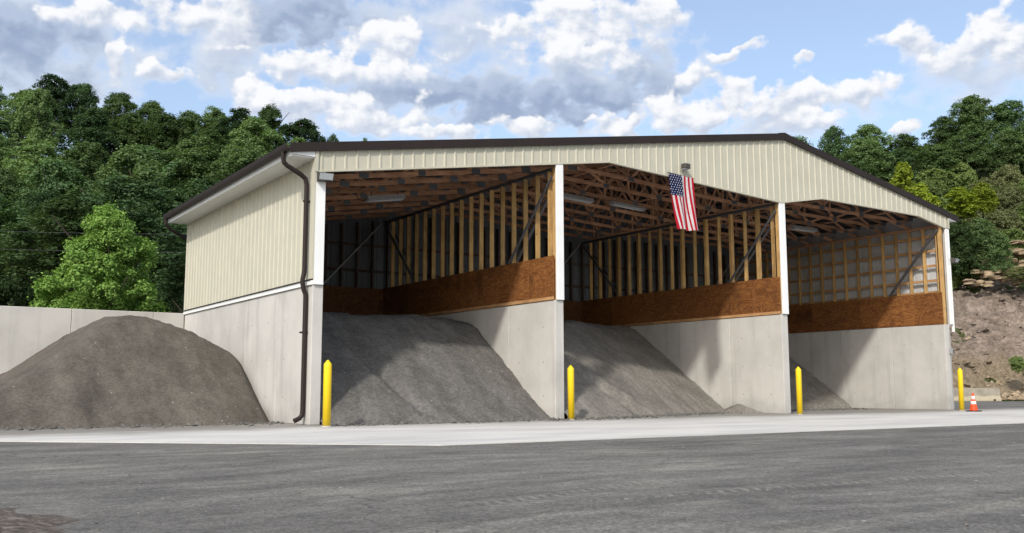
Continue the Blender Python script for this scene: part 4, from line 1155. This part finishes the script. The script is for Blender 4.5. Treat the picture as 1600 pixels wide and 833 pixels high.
for u, v, d, h, w_, lab in ((1500, 345, 71, 4.6, 3.6, 'dark bush hanging over the bank right beside the shed'), (1535, 338, 71.5, 4.4, 3.8, 'dark green bush overhanging the bank left of the tan rocks'), (1555, 360, 70.5, 3.6, 3.0, 'drooping green bush directly above the tan rocks')):
    zt = height_at(v, d); p = at(u, d, zt - h / 2)
    tree('overhanging_bush', lab, 'shrub', (p.x, p.y, zt - h), h, w_, 'mid', int(u) % 4, None, 0.02, trunk=False)
# weeds at the foot of the bank
for u, v, d, h, w_, kind, lab in ((1588, 558, 61.5, 1.0, 1.5, 'shrub', 'small green weed clump low on the bank at the right edge'), (1590, 420, 69, 0.9, 2.6, 'olive', 'greyish grass tuft on the ledge below the tan rocks')):
    zt = height_at(v, d); p = at(u, d, zt)
    tree('weed_clump', lab, 'plant', (p.x, p.y, zt - h), h, w_, kind, 0, None, 0.0, trunk=False)
# tan rocks cropping out at the top of the bank
def rock(seed):
    r = np.random.RandomState(seed); b = MB()
    n_ = 10; vs = []
    for k, (z, q) in enumerate(((0, 1.0), (0.3, 1.08), (0.42, 0.9), (0.75, 0.98), (1.0, 0.72))):
        for a in range(n_):
            th = 2 * math.pi * a / n_; s = q * r.uniform(0.7, 1.25); vs.append((s * math.cos(th), 0.7 * s * math.sin(th), z + r.uniform(-0.06, 0.06)))
    fs = [(i * n_ + a, i * n_ + (a + 1) % n_, (i + 1) * n_ + (a + 1) % n_, (i + 1) * n_ + a) for i in range(4) for a in range(n_)] + [tuple(4 * n_ + a for a in range(n_))]
    b.add(vs, fs); return b.mesh('rock', 'rock')
rocks = [rock(s) for s in range(4)]
k = 0
for row, (v0, d) in enumerate(((438, 69.6), (424, 70.2), (408, 70.8), (392, 71.4), (376, 72.0))):
    u = 1512 + row * 14 + rnd.uniform(0, 6)
    while u < 1640:
        zt = height_at(v0 + rnd.uniform(-5, 5), d); p = at(u, d, zt); hh = rnd.uniform(0.25, 0.6)
        o = link('rock', rocks[k % 4]); o.location = (p.x, p.y, zt - hh * 0.75); o.scale = (rnd.uniform(0.35, 0.8), rnd.uniform(0.35, 0.7), hh); o.rotation_euler = (rnd.uniform(-.15, .15), rnd.uniform(-.15, .15), rnd.uniform(0, 6.28))
        side = 'left end' if u < 1545 else 'left half' if u < 1570 else 'right half' if u < 1600 else 'part at the frame edge' if u < 1612 else 'part beyond the frame'
        tag(o, 'tan rock, %s course of the outcrop above the bank, %s' % (('lowest', 'second lowest', 'middle', 'second highest', 'highest')[row], side), 'rock', 'tan rocks cropping out above the bank'); k += 1
        u += rnd.uniform(9, 17)
# stones lying on the bank's foot
def spot_bank(rs):
    u = rs.uniform(1470, 1700); d = 60.8 + abs(rs.gauss(0, 2.0)); p = at(u, d, 0); return p.x, p.y, land(u, d) + 0.15
stones('bank_rubble', 900, spot_bank, 'rock', 0.04, 0.30)
def spot_bank_high(rs):
    u = rs.uniform(1470, 1720); d = rs.uniform(62, 71.5); p = at(u, d, 0); return p.x, p.y, land(u, d) + rs.uniform(0.2, 0.7)
stones('bank_stones', 320, spot_bank_high, 'bank', 0.05, 0.26)

# two thin power lines in front of the forest
for v0, lab in ((352, 'upper thin power line crossing in front of the dark forest'), (380, 'lower thin power line crossing in front of the dark forest')):
    a = at(-500, 46, height_at(v0 - 14, 46)); b_ = at(520, 46, height_at(v0 + 14, 46)); pts = []
    for i in range(25):
        f = i / 24; q = a.lerp(b_, f); pts.append((q.x, q.y, q.z - 0.9 * 4 * f * (1 - f) * 0.3))
    tag(MB().tube(pts, 0.007, 5).build('power_line', 'steel'), lab, 'cable', 'power lines by the forest')
